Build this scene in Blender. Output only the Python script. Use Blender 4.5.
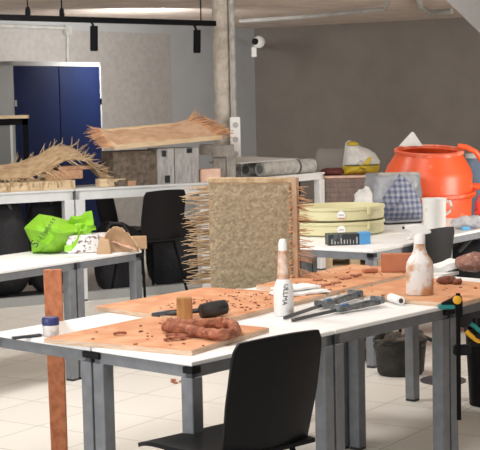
import bpy, bmesh, math, random
from mathutils import Vector, Matrix, noise
random.seed(7)
sc = bpy.context.scene
for o in list(bpy.data.objects): bpy.data.objects.remove(o)
COL = sc.collection
# ------------------------------------------------------------------ camera
FPX, CH = 1400.0, 1.69
PIT, ROL = math.atan((225 - 99) / FPX), 0.022
Fw = Vector((0, math.cos(PIT), -math.sin(PIT)))
R0, U0 = Vector((1, 0, 0)), Vector((0, math.sin(PIT), math.cos(PIT)))
Rt = R0 * math.cos(ROL) - U0 * math.sin(ROL)
Up = R0 * math.sin(ROL) + U0 * math.cos(ROL)
CAM = Vector((0, 0, CH))
cd = bpy.data.cameras.new('camera'); cam = bpy.data.objects.new('camera', cd); COL.objects.link(cam)
cam.matrix_world = Matrix(((Rt.x, Up.x, -Fw.x, 0), (Rt.y, Up.y, -Fw.y, 0), (Rt.z, Up.z, -Fw.z, CH), (0, 0, 0, 1)))
cd.sensor_fit = 'HORIZONTAL'; cd.sensor_width = 36; cd.lens = FPX / 480 * 36; cd.clip_end = 100
cd.dof.use_dof = True; cd.dof.focus_distance = 6.2; cd.dof.aperture_fstop = 20
sc.camera = cam
# ------------------------------------------------------------------ light
w = bpy.data.worlds.new('world'); sc.world = w; w.use_nodes = True
w.node_tree.nodes['Background'].inputs[0].default_value = (0.90, 0.95, 1.0, 1)
w.node_tree.nodes['Background'].inputs[1].default_value = 0.66
def area(name, loc, target, size, power, col=(1, .99, .975), sy=None):
    l = bpy.data.lights.new(name, 'AREA'); l.energy = power; l.color = col; l.size = size
    if sy: l.shape = 'RECTANGLE'; l.size_y = sy
    o = bpy.data.objects.new(name, l); COL.objects.link(o); o.location = loc
    o.rotation_euler = (Vector(target) - Vector(loc)).to_track_quat('-Z', 'Y').to_euler()
    return o
area('ceiling_lamp_near', (-.6, 4.6, 2.6), (0.1, 5.9, .74), .55, 40)
area('ceiling_lamp_right', (1.5, 6.4, 2.6), (.8, 6.6, .74), .5, 15)
area('ceiling_lamp_left', (-1.3, 7.6, 2.6), (-.6, 7.6, 0), .5, 46)
area('ceiling_lamp_middle', (.5, 8.6, 2.6), (1.0, 9.6, .7), .5, 20)
area('ceiling_lamp_bench', (-1.5, 10.6, 2.55), (-.8, 12.5, 1.0), .3, 26)
area('daylight_fill', (-5, 1.0, 1.9), (0, 8, .8), 2.2, 130, (.95, .97, 1.0))  # soft side fill from behind left, no actual window there
area('side_fill', (3.9, 9.5, 1.0), (-.5, 14.5, 2.65), 1.4, 75, (1.0, .96, .91))  # added fill that brightens ceiling and left wall, not a real window
area('wall_fill', (-.9, 14.6, 2.35), (-1.7, 17.2, 1.6), .5, 30)  # added fill that lifts the taupe wall panel, no such fitting
area('rear_fill', (1.4, 11.3, 2.58), (.8, 13.2, 1.0), .4, 8)  # added fill to lighten the grey rolls on the white bench
sc.view_settings.view_transform = 'Standard'; sc.view_settings.look = 'None'
sc.view_settings.gamma = 1; sc.view_settings.use_curve_mapping = False
sc.view_settings.exposure = 0.35

# ------------------------------------------------------------------ pixel -> point helpers
def ray(x, y): return Fw + Rt * ((x - 240) / FPX) - Up * ((y - 225) / FPX)
def P(x, y, z):
    d = ray(x, y); return CAM + d * ((z - CH) / d.z)
def Q(x, y, Y):
    d = ray(x, y); return CAM + d * (Y / d.y)
def W(x, y, p0, dr):
    """where the ray of a pixel meets the upright plane through p0 along dr"""
    d = ray(x, y); n = Vector((-dr.y, dr.x, 0)); k = (Vector(p0) - CAM).dot(n) / d.dot(n); return CAM + d * k
def ang(deg): return Vector((math.cos(math.radians(deg)), math.sin(math.radians(deg)), 0))
def frame(o, x, y, z=None):
    x = Vector(x).normalized(); y = Vector(y).normalized(); z = Vector(z).normalized() if z else x.cross(y).normalized()
    return Matrix(((x.x, y.x, z.x, o[0]), (x.y, y.y, z.y, o[1]), (x.z, y.z, z.z, o[2]), (0, 0, 0, 1)))
def rz(loc, deg, s=1.0): return Matrix.Translation(loc) @ Matrix.Rotation(math.radians(deg), 4, 'Z') @ Matrix.Scale(s, 4)

# ------------------------------------------------------------------ materials
def mat(name, col, rough=.55, col2=None, scale=8, bump=0, metal=0, detail=6, lo=.4, hi=.65, stretch=None, alpha=None, trans=0, spec=.5, bscale=None, emit=None):
    m = bpy.data.materials.new(name); m.use_nodes = True; nt = m.node_tree; b = nt.nodes['Principled BSDF']
    b.inputs['Base Color'].default_value = (*col, 1); b.inputs['Roughness'].default_value = rough; b.inputs['Metallic'].default_value = metal
    b.inputs['Specular IOR Level'].default_value = spec
    if alpha is not None: b.inputs['Alpha'].default_value = alpha
    if trans: b.inputs['Transmission Weight'].default_value = trans
    tc = nt.nodes.new('ShaderNodeTexCoord'); mp = nt.nodes.new('ShaderNodeMapping'); nt.links.new(tc.outputs['Object'], mp.inputs[0])
    if stretch: mp.inputs['Scale'].default_value = stretch
    if col2:
        n = nt.nodes.new('ShaderNodeTexNoise'); n.inputs['Scale'].default_value = scale; n.inputs['Detail'].default_value = detail
        nt.links.new(mp.outputs[0], n.inputs['Vector'])
        r = nt.nodes.new('ShaderNodeValToRGB'); r.color_ramp.elements[0].position = lo; r.color_ramp.elements[1].position = hi
        r.color_ramp.elements[0].color = (*col, 1); r.color_ramp.elements[1].color = (*col2, 1)
        nt.links.new(n.outputs['Fac'], r.inputs[0]); nt.links.new(r.outputs[0], b.inputs['Base Color'])
    if bump:
        n2 = nt.nodes.new('ShaderNodeTexNoise'); n2.inputs['Scale'].default_value = bscale or scale * 3; n2.inputs['Detail'].default_value = 8
        nt.links.new(mp.outputs[0], n2.inputs['Vector'])
        bp = nt.nodes.new('ShaderNodeBump'); bp.inputs['Strength'].default_value = bump; bp.inputs['Distance'].default_value = .02
        nt.links.new(n2.outputs['Fac'], bp.inputs['Height']); nt.links.new(bp.outputs[0], b.inputs['Normal'])
    return m
M = {}
M['laminate'] = mat('white_laminate', (.88, .88, .87), .42, (.82, .81, .79), 5)
M['steel'] = mat('grey_coated_steel', (.17, .18, .195), .45, (.21, .22, .235), 14, metal=.25)
M['pale_steel'] = mat('pale_grey_steel', (.62, .64, .64), .5, (.56, .58, .58), 4)
M['rail_steel'] = mat('rail_grey_steel', (.30, .31, .30), .6)
M['blackplastic'] = mat('black_plastic', (.008, .008, .009), .5, bump=.05, scale=60, spec=.16)
M['black'] = mat('black_fabric', (.010, .010, .012), .75, bump=.4, scale=10)
M['blackmetal'] = mat('black_metal', (.006, .006, .007), .8, spec=.08)
M['clay_board'] = mat('clay_dusted_board', (.56, .245, .115), .85, (.64, .355, .20), 9, bump=.25, bscale=40)
M['ply'] = mat('plywood_edge', (.66, .50, .36), .7, (.50, .33, .22), 12, stretch=(1, 1, 18))
M['clay'] = mat('terracotta_clay', (.22, .065, .03), .8, (.44, .165, .09), 32, bump=.8, bscale=50)
M['clay_light'] = mat('drying_clay', (.42, .165, .085), .85, (.52, .24, .14), 20, bump=.5)
M['darkclay'] = mat('dark_clay', (.17, .055, .03), .7, (.25, .09, .05), 20, bump=.5)
M['redplank'] = mat('red_brown_plank', (.52, .19, .085), .7, (.36, .11, .045), 6, stretch=(6, 6, 1.2), bump=.15)
M['wood'] = mat('pale_wood', (.62, .48, .31), .7, (.50, .36, .21), 6, stretch=(1, 1, 8))
M['redwood'] = mat('reddish_wood', (.45, .27, .16), .7, (.34, .18, .10), 8, stretch=(2, 8, 8))
M['greywood'] = mat('weathered_grey_wood', (.36, .35, .34), .8, (.24, .23, .22), 9, stretch=(6, 6, 1), bump=.4)
M['straw'] = mat('straw_reed', (.47, .34, .20), .75, (.33, .21, .11), 14)
M['straw_light'] = mat('light_straw_reed', (.52, .39, .235), .75, (.34, .23, .12), 20)
M['straw_red'] = mat('reddish_reed', (.58, .34, .19), .75, (.40, .20, .10), 14)
M['weave'] = mat('woven_reed', (.60, .40, .26), .75, (.47, .28, .165), 5, stretch=(2, 2, 2), bump=.3, bscale=40)
M['plaster'] = mat('straw_clay_plaster', (.29, .225, .14), .95, (.40, .325, .215), 45, bump=.9, bscale=60)
M['bark'] = mat('rough_brown_fibre_block', (.15, .115, .085), .95, (.07, .055, .04), 25, bump=.8)
M['plasterconcrete'] = mat('beige_rough_plaster', (.52, .47, .40), .95, (.40, .35, .29), 16, bump=.6)
M['concrete'] = mat('grey_concrete', (.42, .40, .36), .9, (.31, .29, .26), 14, bump=.5)
M['blue'] = mat('blue_lacquer', (.006, .015, .062), .6, (.005, .012, .054), 3, spec=.25)
M['cabinet'] = mat('cabinet_grey', (.42, .42, .41), .5)
M['white'] = mat('white_plastic', (.80, .79, .76), .4)
M['paper'] = mat('white_paper', (.82, .82, .80), .8, bump=.3, scale=12)
M['stained'] = mat('clay_stained_white_plastic', (.74, .72, .69), .4, (.52, .28, .14), 15, lo=.47, hi=.62)
M['stained_neck'] = mat('clay_stained_neck', (.46, .24, .13), .45, (.74, .62, .52), 24, lo=.42, hi=.68)
M['green'] = mat('lime_green_film', (.22, .50, .02), .45, bump=.15, scale=10)
M['ink'] = mat('black_ink', (.02, .03, .02), .6)
M['orange'] = mat('orange_paint', (.70, .092, .024), .36, (.78, .27, .17), 11, lo=.60, hi=.80)
M['orangeworn'] = mat('orange_paint_worn', (.62, .10, .04), .5, (.68, .32, .22), 15, lo=.5, hi=.75)
M['tub'] = mat('pale_yellow_green_plastic', (.60, .56, .33), .42)
M['sticker_red'] = mat('red_print', (.55, .06, .05), .5)
M['boxblack'] = mat('dark_printed_card', (.022, .028, .030), .45, (.09, .10, .10), 40, stretch=(1, 1, .2), lo=.5, hi=.62)
M['boxblue'] = mat('blue_card', (.10, .36, .72), .45)
M['card'] = mat('brown_cardboard', (.48, .32, .19), .85, (.42, .27, .15), 8)
M['printpaper'] = mat('printed_wrapping_paper', (.70, .69, .68), .6, (.20, .13, .15), 36, lo=.54, hi=.60)
M['pinkwood'] = mat('pinkish_paper', (.66, .42, .32), .8, (.74, .52, .42), 9)
M['film'] = mat('clear_plastic_film', (.72, .70, .68), .25, bump=.8, scale=9, alpha=.13)
M['bagfilm'] = mat('crumpled_clear_bag', (.76, .78, .80), .22, (.50, .53, .57), 14, bump=.9, alpha=.72)
M['sackwhite'] = mat('white_sack', (.70, .69, .66), .6, (.55, .54, .52), 9, bump=.5)
M['yellow'] = mat('yellow_print', (.62, .45, .03), .6, (.50, .36, .03), 8, bump=.3)
M['greyfilm'] = mat('grey_plastic_sheet', (.22, .23, .245), .35, (.35, .36, .38), 7, bump=.7, bscale=10)
M['toolgrey'] = mat('dusty_grey_tool_plastic', (.085, .10, .105), .5, (.22, .23, .23), 34)
M['toolblue'] = mat('dusty_blue_plastic', (.10, .22, .38), .5)
M['toolteal'] = mat('teal_plastic', (.010, .20, .18), .45)
M['toolyellow'] = mat('yellow_plastic', (.75, .38, .02), .45)
M['barsteel'] = mat('dark_steel_bar', (.10, .10, .105), .4, metal=.6)
M['rubber'] = mat('black_rubber', (.009, .009, .010), .4, (.035, .032, .032), 25)
M['navy'] = mat('navy_lid', (.025, .03, .13), .4)
M['jar'] = mat('jar_of_glue', (.62, .58, .55), .3, (.42, .33, .30), 30, lo=.5, hi=.65)
M['phone'] = mat('dark_grey_plastic', (.06, .06, .065), .4)
M['ochre'] = mat('ochre_wood_block', (.42, .22, .07), .6, (.30, .13, .04), 8, stretch=(6, 6, 1))
M['bagclay'] = mat('clay_in_clear_bag', (.27, .12, .085), .25, (.46, .32, .28), 28, lo=.52, hi=.72, bump=.9, bscale=26)
M['terracotta'] = mat('terracotta_block', (.46, .17, .085), .8, (.40, .14, .07), 9)
M['rubble'] = mat('olive_black_crate', (.014, .014, .012), .8, (.035, .031, .026), 14, bump=.5)
M['debris'] = mat('grey_brown_debris', (.05, .042, .033), .9, (.20, .165, .13), 18, bump=.8, lo=.48, hi=.66)
M['maroon'] = mat('maroon_bag', (.12, .025, .025), .6, bump=.4)
M['bluegrey'] = mat('blue_grey_drum', (.10, .15, .22), .45)
M['red'] = mat('red_plastic', (.55, .03, .02), .4)
M['socket'] = mat('socket_grey', (.45, .45, .44), .4)
M['skyblue'] = mat('light_blue_plastic', (.12, .45, .75), .4)
M['glassgrey'] = mat('grey_board', (.13, .13, .12), .6)
M['pipe'] = mat('pale_painted_pipe', (.52, .52, .49), .6, (.43, .42, .39), 10, bump=.3)

def plaid():
    m = bpy.data.materials.new('blue_plaid_cloth'); m.use_nodes = True; nt = m.node_tree; b = nt.nodes['Principled BSDF']; b.inputs['Roughness'].default_value = .85
    tc = nt.nodes.new('ShaderNodeTexCoord'); outs = []
    for axis, sc_ in (('X', 9.5), ('Z', 9.5), ('X', 38), ('Z', 38)):
        wv = nt.nodes.new('ShaderNodeTexWave'); wv.bands_direction = axis; wv.inputs['Scale'].default_value = sc_ * .8; nt.links.new(tc.outputs['Object'], wv.inputs['Vector'])
        r = nt.nodes.new('ShaderNodeValToRGB'); r.color_ramp.elements[0].position = .42; r.color_ramp.elements[1].position = .6; nt.links.new(wv.outputs['Fac'], r.inputs[0]); outs.append(r.outputs[0])
    def mx(bt, a, c, f):
        n = nt.nodes.new('ShaderNodeMix'); n.data_type = 'RGBA'; n.blend_type = bt; n.inputs[0].default_value = f
        for s, v in ((6, a), (7, c)):
            if isinstance(v, tuple): n.inputs[s].default_value = v
            else: nt.links.new(v, n.inputs[s])
        return n.outputs[2]
    a = mx('MIX', outs[0], outs[1], .5); c = mx('MIX', outs[2], outs[3], .5); f = mx('MIX', a, c, .5)
    r = nt.nodes.new('ShaderNodeValToRGB'); nt.links.new(f, r.inputs[0])
    e = r.color_ramp.elements; e[0].position = .1; e[0].color = (.035, .05, .12, 1); e[1].position = .85; e[1].color = (.40, .40, .41, 1)
    k = e.new(.5); k.color = (.16, .18, .26, 1)
    nt.links.new(r.outputs[0], b.inputs['Base Color']); return m
M['plaid'] = plaid()
def tiles():
    m = mat('cream_floor_tiles', (.66, .63, .57), .38, (.60, .57, .51), 3); nt = m.node_tree; b = nt.nodes['Principled BSDF']
    tc = nt.nodes.new('ShaderNodeTexCoord'); mp = nt.nodes.new('ShaderNodeMapping'); nt.links.new(tc.outputs['Object'], mp.inputs[0])
    mp.inputs['Rotation'].default_value = (0, 0, math.radians(-56))
    br = nt.nodes.new('ShaderNodeTexBrick'); br.offset = 0; br.inputs['Scale'].default_value = 1
    br.inputs['Brick Width'].default_value = .45; br.inputs['Row Height'].default_value = .45; br.inputs['Mortar Size'].default_value = .006; br.inputs['Mortar Smooth'].default_value = .3
    br.inputs['Color1'].default_value = (.80, .765, .70, 1); br.inputs['Color2'].default_value = (.76, .725, .66, 1); br.inputs['Mortar'].default_value = (.55, .52, .46, 1)
    nt.links.new(mp.outputs[0], br.inputs['Vector']); nt.links.new(br.outputs['Color'], b.inputs['Base Color']); return m
M['floor'] = tiles()
M['ceiling'] = mat('rough_plank_ceiling', (.82, .71, .62), .95, (.68, .56, .48), 3.5, bump=.7, bscale=25, detail=10, lo=.35, hi=.7)
M['wall_grey'] = mat('light_grey_wall', (.46, .47, .48), .9, (.43, .44, .45), 2)
M['wall_taupe'] = mat('taupe_wall', (.25, .22, .192), .95, (.23, .20, .175), 3)
M['panel_taupe'] = mat('taupe_render', (.44, .415, .39), .95, (.39, .37, .345), 14, bump=.2)
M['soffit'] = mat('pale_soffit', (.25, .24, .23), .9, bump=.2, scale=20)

# ------------------------------------------------------------------ mesh builder
def link(o): COL.objects.link(o); return o
ROOT = {}
def thing(name, label, cat, mtx=None, group=None):
    o = link(bpy.data.objects.new(name, None)); o.empty_display_size = .05
    if mtx is None: mtx = Matrix.Identity(4)
    elif isinstance(mtx, Vector): mtx = Matrix.Translation(mtx)
    o.matrix_world = mtx; ROOT[o.name] = mtx.copy()
    o['label'] = label; o['category'] = cat
    if group: o['group'] = group
    return o
def tag(o, label, cat, group=None):
    o['label'] = label; o['category'] = cat
    if group: o['group'] = group
    return o
class MB:
    def __init__(s): s.bm = bmesh.new()
    def _add(s, vs, fs, mtx=None):
        bv = [s.bm.verts.new((mtx @ Vector(v)) if mtx else Vector(v)) for v in vs]
        for f in fs:
            try: s.bm.faces.new([bv[i] for i in f])
            except ValueError: pass
        return s
    def box(s, lo, hi, mtx=None):
        x0, y0, z0 = lo; x1, y1, z1 = hi
        vs = [(x0, y0, z0), (x1, y0, z0), (x1, y1, z0), (x0, y1, z0), (x0, y0, z1), (x1, y0, z1), (x1, y1, z1), (x0, y1, z1)]
        return s._add(vs, [(0, 3, 2, 1), (4, 5, 6, 7), (0, 1, 5, 4), (1, 2, 6, 5), (2, 3, 7, 6), (3, 0, 4, 7)], mtx)
    def hexa(s, bot, top, mtx=None):
        n = len(bot); fs = [tuple(reversed(range(n))), tuple(range(n, 2 * n))]
        fs += [(i, (i + 1) % n, n + (i + 1) % n, n + i) for i in range(n)]
        return s._add(list(bot) + list(top), fs, mtx)
    def prism(s, pts, z0, z1, mtx=None):
        return s.hexa([(p[0], p[1], z0) for p in pts], [(p[0], p[1], z1) for p in pts], mtx)
    def tube(s, path, r, n=8, mtx=None, caps=True):
        path = [Vector(p) for p in path]; rs = r if isinstance(r, (list, tuple)) else [r] * len(path); vs = []; fs = []
        for i, p in enumerate(path):
            t = (path[min(i + 1, len(path) - 1)] - path[max(i - 1, 0)]).normalized()
            a = Vector((0, 0, 1)) if abs(t.z) < .9 else Vector((1, 0, 0)); e1 = t.cross(a).normalized(); e2 = t.cross(e1)
            for k in range(n):
                th = 2 * math.pi * k / n; vs.append(p + (e1 * math.cos(th) + e2 * math.sin(th)) * rs[i])
        for i in range(len(path) - 1):
            for k in range(n):
                fs.append((i * n + k, i * n + (k + 1) % n, (i + 1) * n + (k + 1) % n, (i + 1) * n + k))
        if caps: fs += [tuple(range(n)), tuple(range((len(path) - 1) * n, len(path) * n))]
        return s._add(vs, fs, mtx)
    def lathe(s, prof, n=24, mtx=None, sx=1, sy=1, close=True):
        vs = []; fs = []
        for r, z in prof:
            for k in range(n):
                th = 2 * math.pi * k / n; vs.append((r * math.cos(th) * sx, r * math.sin(th) * sy, z))
        for i in range(len(prof) - 1):
            for k in range(n): fs.append((i * n + k, i * n + (k + 1) % n, (i + 1) * n + (k + 1) % n, (i + 1) * n + k))
        if close: fs += [tuple(reversed(range(n))), tuple(range((len(prof) - 1) * n, len(prof) * n))]
        return s._add(vs, fs, mtx)
    def grid(s, fn, nu, nv, mtx=None, thick=0):
        """fn(a, b) -> point, a and b in 0..1; thick > 0 makes a slab"""
        top = [Vector(fn(i / nu, j / nv)) for i in range(nu + 1) for j in range(nv + 1)]
        idx = lambda i, j: i * (nv + 1) + j
        fs = [(idx(i, j), idx(i + 1, j), idx(i + 1, j + 1), idx(i, j + 1)) for i in range(nu) for j in range(nv)]
        if not thick: return s._add(top, fs, mtx)
        nor = [Vector() for _ in top]
        for f in fs:
            q = (top[f[1]] - top[f[0]]).cross(top[f[3]] - top[f[0]])
            for i in f: nor[i] += q
        low = [t - n_.normalized() * thick for t, n_ in zip(top, nor)]; N_ = len(top)
        all_ = fs + [tuple(N_ + i for i in reversed(f)) for f in fs]
        rim = [idx(i, 0) for i in range(nu + 1)] + [idx(nu, j) for j in range(1, nv + 1)] + [idx(i, nv) for i in range(nu - 1, -1, -1)] + [idx(0, j) for j in range(nv - 1, 0, -1)]
        all_ += [(rim[k], N_ + rim[k], N_ + rim[(k + 1) % len(rim)], rim[(k + 1) % len(rim)]) for k in range(len(rim))]
        return s._add(top + low, all_, mtx)
    def blob(s, rad, pw=2.0, nz=.0, fq=3, seed=0, mtx=None, n=28, flat=None):
        vs = []; fs = []; m_ = n // 2
        sg = lambda v, p: math.copysign(abs(v) ** p, v)
        e = 2 / pw
        for i in range(m_ + 1):
            ph = -math.pi / 2 + math.pi * i / m_
            for k in range(n):
                th = 2 * math.pi * k / n
                v = Vector((rad[0] * sg(math.cos(ph), e) * sg(math.cos(th), e), rad[1] * sg(math.cos(ph), e) * sg(math.sin(th), e), rad[2] * sg(math.sin(ph), e)))
                if nz: v += v.normalized() * (noise.noise(v * fq + Vector((seed * 7.3, seed * 3.1, seed))) * nz + noise.noise(v * fq * 3 + Vector((seed, 5, seed))) * nz * .4)
                if flat is not None: v.z = max(v.z, flat)
                vs.append(v)
        for i in range(m_):
            for k in range(n): fs.append((i * n + k, i * n + (k + 1) % n, (i + 1) * n + (k + 1) % n, (i + 1) * n + k))
        return s._add(vs, fs, mtx)
    def bevel(s, wd, seg=2):
        bmesh.ops.remove_doubles(s.bm, verts=s.bm.verts, dist=1e-6)
        es = [e for e in s.bm.edges if len(e.link_faces) == 2 and e.calc_face_angle(0) > .6]
        bmesh.ops.bevel(s.bm, geom=es, offset=wd, segments=seg, affect='EDGES', clamp_overlap=True); return s
    def build(s, name, m, parent=None, world=False, smooth=None):
        bm = s.bm
        bmesh.ops.remove_doubles(bm, verts=bm.verts, dist=1e-6)
        if parent is not None and world:
            r = parent
            while r.parent: r = r.parent
            bm.transform(ROOT[r.name].inverted())
        elif parent is None and world:
            c = Vector(); zs = 1e9
            for v in bm.verts: c += v.co; zs = min(zs, v.co.z)
            c /= max(1, len(bm.verts)); c.z = zs
            bm.transform(Matrix.Translation(-c))
        bmesh.ops.recalc_face_normals(bm, faces=bm.faces)
        me = bpy.data.meshes.new(name); bm.to_mesh(me); bm.free()
        me.materials.append(M[m] if isinstance(m, str) else m)
        if smooth is not None:
            for p in me.polygons: p.use_smooth = True
            try: me.set_sharp_from_angle(angle=math.radians(smooth))
            except Exception: pass
        o = link(bpy.data.objects.new(name, me))
        if parent is not None: o.parent = parent
        elif world: o.location = c; ROOT[o.name] = Matrix.Translation(c)
        return o
def struct(name, mb, m, **k):
    o = mb.build(name, m, None, **k); o['kind'] = 'structure'; return o
def dup(root, mtx, label, group=None):
    r = root.copy(); link(r); r.matrix_world = mtx; ROOT[r.name] = mtx.copy(); r['label'] = label
    if group: r['group'] = group
    for ch in list(root.children):
        c = ch.copy(); link(c); c.parent = r
        for g in list(ch.children):
            d = g.copy(); link(d); d.parent = c
    return r
def text(name, s, size, m, mtx, parent, bend=None):
    cu = bpy.data.curves.new(name, 'FONT'); cu.body = s; cu.size = size; cu.extrude = .0006; cu.align_x = 'CENTER'; cu.align_y = 'CENTER'
    t = link(bpy.data.objects.new('lettering', cu)); dg = bpy.context.evaluated_depsgraph_get()
    me = bpy.data.meshes.new_from_object(t.evaluated_get(dg)); bpy.data.objects.remove(t)
    me.materials.clear(); me.materials.append(M[m])
    r = parent
    while r.parent: r = r.parent
    if bend:
        for v in me.vertices: v.co = bend(v.co)
    me.transform(ROOT[r.name].inverted() @ mtx)
    o = link(bpy.data.objects.new(name, me)); o.parent = parent; return o
def reeds(mb, pts, dirfn, length, r=.0025, jit=.25, n=4):
    for p in pts:
        d = (dirfn(p) + Vector((random.uniform(-1, 1), random.uniform(-1, 1), random.uniform(-1, 1))) * jit).normalized()
        L = length * random.uniform(.5, 1.1); b_ = Vector((random.uniform(-.1, .1), 0, random.uniform(-.15, .1))) * L
        mb.tube([p, Vector(p) + d * L * .55 + b_ * .3, Vector(p) + d * L + b_], [r, r * .9, r * .45], n)
def lerp(a, b, t): return Vector(a) * (1 - t) + Vector(b) * t

# ================================================================== SETTING
CZ = 2.65
cor = P(254, 28.5, CZ); wl = P(0, 17, CZ); wr = P(455, 18, CZ)
dl = (wl - cor); dl.z = 0; dl.normalize(); dr = (wr - cor); dr.z = 0; dr.normalize()
c0 = Vector((cor.x, cor.y, 0))
def wall(name, a, d, L, m, back):
    n = Vector((-d.y, d.x, 0)) * back
    b = a + d * L
    return struct(name, MB().hexa([a, b, b + n * .15, a + n * .15], [Vector((q.x, q.y, CZ)) for q in (a, b, b + n * .15, a + n * .15)]), m)
wall('wall_left', c0, dl, 12, 'wall_grey', -1)
wall('wall_right', c0, dr, 12, 'wall_taupe', 1)
struct('wall_side_unseen', MB().box((4.6, -3, 0), (4.75, 14.2, CZ)), 'wall_taupe')  # unseen wall, put in to keep background light off right-facing faces
struct('floor', MB().box((-12, -3, -.1), (12, 26, 0)), 'floor')
struct('ceiling', MB().box((-12, 2.0, CZ), (12, 26, CZ + .1)), 'ceiling')
# rendered panel on the left wall
nl = Vector((dl.y, -dl.x, 0))
if nl.y > 0: nl = -nl
a = W(169, 34, c0, dl); b = W(-30, 24, c0, dl)
mb = MB(); a0 = Vector((a.x, a.y, .1)); b0 = Vector((b.x, b.y, .1))
mb.hexa([a0, b0, b0 + nl * .02, a0 + nl * .02], [Vector((q.x, q.y, zz)) for q, zz in ((a0, a.z), (b0, a.z), (b0 + nl * .02, a.z), (a0 + nl * .02, a.z))])
struct('trim_1', mb, 'panel_taupe')
# stair soffit top right
mb = MB(); q0, q1 = Q(446, 0, 9.0), Q(560, 111, 9.0); up = Vector((0, 0, 1))
pts = [q0 + (q0 - q1) * .3, q1, Vector((q1.x, 9, CZ - .002)), Vector(((q0 + (q0 - q1) * .3).x, 9, CZ - .002))]
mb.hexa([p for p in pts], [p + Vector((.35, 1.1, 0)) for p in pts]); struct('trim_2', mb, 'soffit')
# column with pipe
cc = Q(222.5, 99, 13.55); mb = MB()
def colf(a, b_):
    th = a * 2 * math.pi; r = .082 + .006 * noise.noise(Vector((math.cos(th) * 3, math.sin(th) * 3, b_ * 20)))
    return Vector((cc.x + r * math.cos(th), cc.y + r * math.sin(th), b_ * CZ))
mb.grid(colf, 20, 60); struct('column', mb, 'plasterconcrete', smooth=50)
pp = Q(233, 99, 13.5)
t = thing('downpipe', 'pale vertical pipe with plaster crust running up the concrete column', 'pipe', Vector((pp.x, pp.y, 0)))
MB().tube([(0, 0, 0), (0, 0, CZ - .004)], .026, 12).build('pipe', 'pipe', t, smooth=40)
mb = MB(); mb.grid(lambda a_, b_: Vector(((.034 + .006 * noise.noise(Vector((a_ * 6, b_ * 25, 0)))) * math.cos(a_ * 3.1 - 1.9), (.034 + .006 * noise.noise(Vector((a_ * 6, b_ * 25, 3)))) * math.sin(a_ * 3.1 - 1.9), .3 + b_ * 2.3)), 8, 60)
mb.build('plaster_crust', 'concrete', t, smooth=50)
# ceiling pipes near the right wall
t = thing('ceiling_pipe', 'thin pale pipe running under the ceiling towards the stair soffit', 'pipe', P(380, 20, CZ - .02))
MB().tube([P(240, 21, CZ - .06), P(300, 17, CZ - .06), P(385, 9, CZ - .06), P(390, -3, CZ - .06)], .022, 8).build('pipe', 'pipe', t, True, 40)
MB().tube([P(418, -4, CZ - .06), P(421, 8, CZ - .06), P(430, 13, CZ - .06), P(452, 11, CZ - .06)], .03, 8).build('elbow', 'pipe', t, True, 40)

# ================================================================== WALL FITTINGS
ta, tb = Q(-12, 17, 11.6), Q(215, 23.5, 13.1)
tdir = (tb - ta).normalized()
t = thing('track_rail', 'black lighting track hung below the ceiling in front of the grey wall', 'light track', ta)
mb = MB(); n_ = tdir.cross(Vector((0, 0, 1))).normalized(); fm = frame(ta, tdir, n_); mb.box((0, -.02, -.024), ((tb - ta).length, .02, .024), fm); mb.build('rail', 'blackmetal', t, True)
for k, px in enumerate((28, 62, 201)):
    q = W(px, 17 + px * .03, ta, tdir)
    hg = MB().tube([q, Vector((q.x, q.y, CZ - .002))], .006, 8).build('hanger', 'blackmetal', t, True, 40)
    if k < 2: MB().lathe([(.016, .02), (.024, .03), (.020, .075), (.012, .09)], 12, Matrix.Translation(q)).build('collar', 'blackmetal', hg, True, 40)
for px, y0, y1, lab in ((94, 26, 51, 'black cylinder spotlight on the track in front of the taupe wall panel'), (197, 30, 53, 'black cylinder spotlight on the track beside the concrete column')):
    q = W(px, y0, ta, tdir); q1 = W(px, y1, ta, tdir); h = q.z - q1.z
    t = thing('track_spotlight', lab, 'spotlight', q1, 'track spotlights'); ln = Vector((.03, 0, 1)).normalized()
    MB().tube([q1, q1 + ln * .01, q1 + ln * h], [.030, .034, .034], 20).build('lamp_head', 'blackmetal', t, True, 40)
    q2 = W(px - 2.5, y0 - 4, ta, tdir); rr = W(px - 3, 17.5 + px * .03, ta, tdir)
    MB().tube([q + ln * -.01, q2], .01, 8).tube([q2, Vector((q2.x, q2.y, rr.z - .022))], .02, 10).build('mount', 'blackmetal', t, True, 40)
# conduit
wp0 = c0 + nl * .02
def onwall(x, y, off=.04): return W(x, y, c0 + nl * off, dl)
t = thing('cable_conduit', 'grey conduit with junction box on the wall above the blue cabinet', 'conduit', onwall(67, 31))
MB().tube([onwall(-8, 25.5), onwall(64, 28)], .022, 10).tube([onwall(67.5, 33), onwall(67.5, 75)], .016, 10).build('pipe', 'pipe', t, True, 40)
q = onwall(67.5, 30.5, .05); MB().box((-.055, -.03, -.055), (.055, .03, .055), frame(q, dl, nl)).bevel(.008).build('junction_box', 'pipe', t, True)
# camera in the corner
q = Q(259, 42, 17.2)
t = thing('security_camera', 'white dome security camera in the corner below the ceiling', 'camera', q)
cf = frame(q, (1, .1, 0), (0, 0, 1), (-.25, -1, -.1))
MB().blob((.075, .075, .055), mtx=cf, n=20).tube([q, Vector((.245, 19.0, q.z + .02))], .03, 10).build('housing', 'white', t, True, 50)
MB().lathe([(.04, .045), (.04, .06), (.025, .068)], 16, cf @ Matrix.Translation((-.035, .01, 0))).build('lens', 'blackplastic', t, True, 40)
q2 = Q(254, 52, 17.3); MB().box((-.03, -.02, -.06), (.03, .02, .06), Matrix.Translation(q2)).tube([q2 + Vector((0, 0, .05)), q + Vector((-.02, .05, -.03))], .008, 6).build('cable_box', 'white', t, True)
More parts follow.
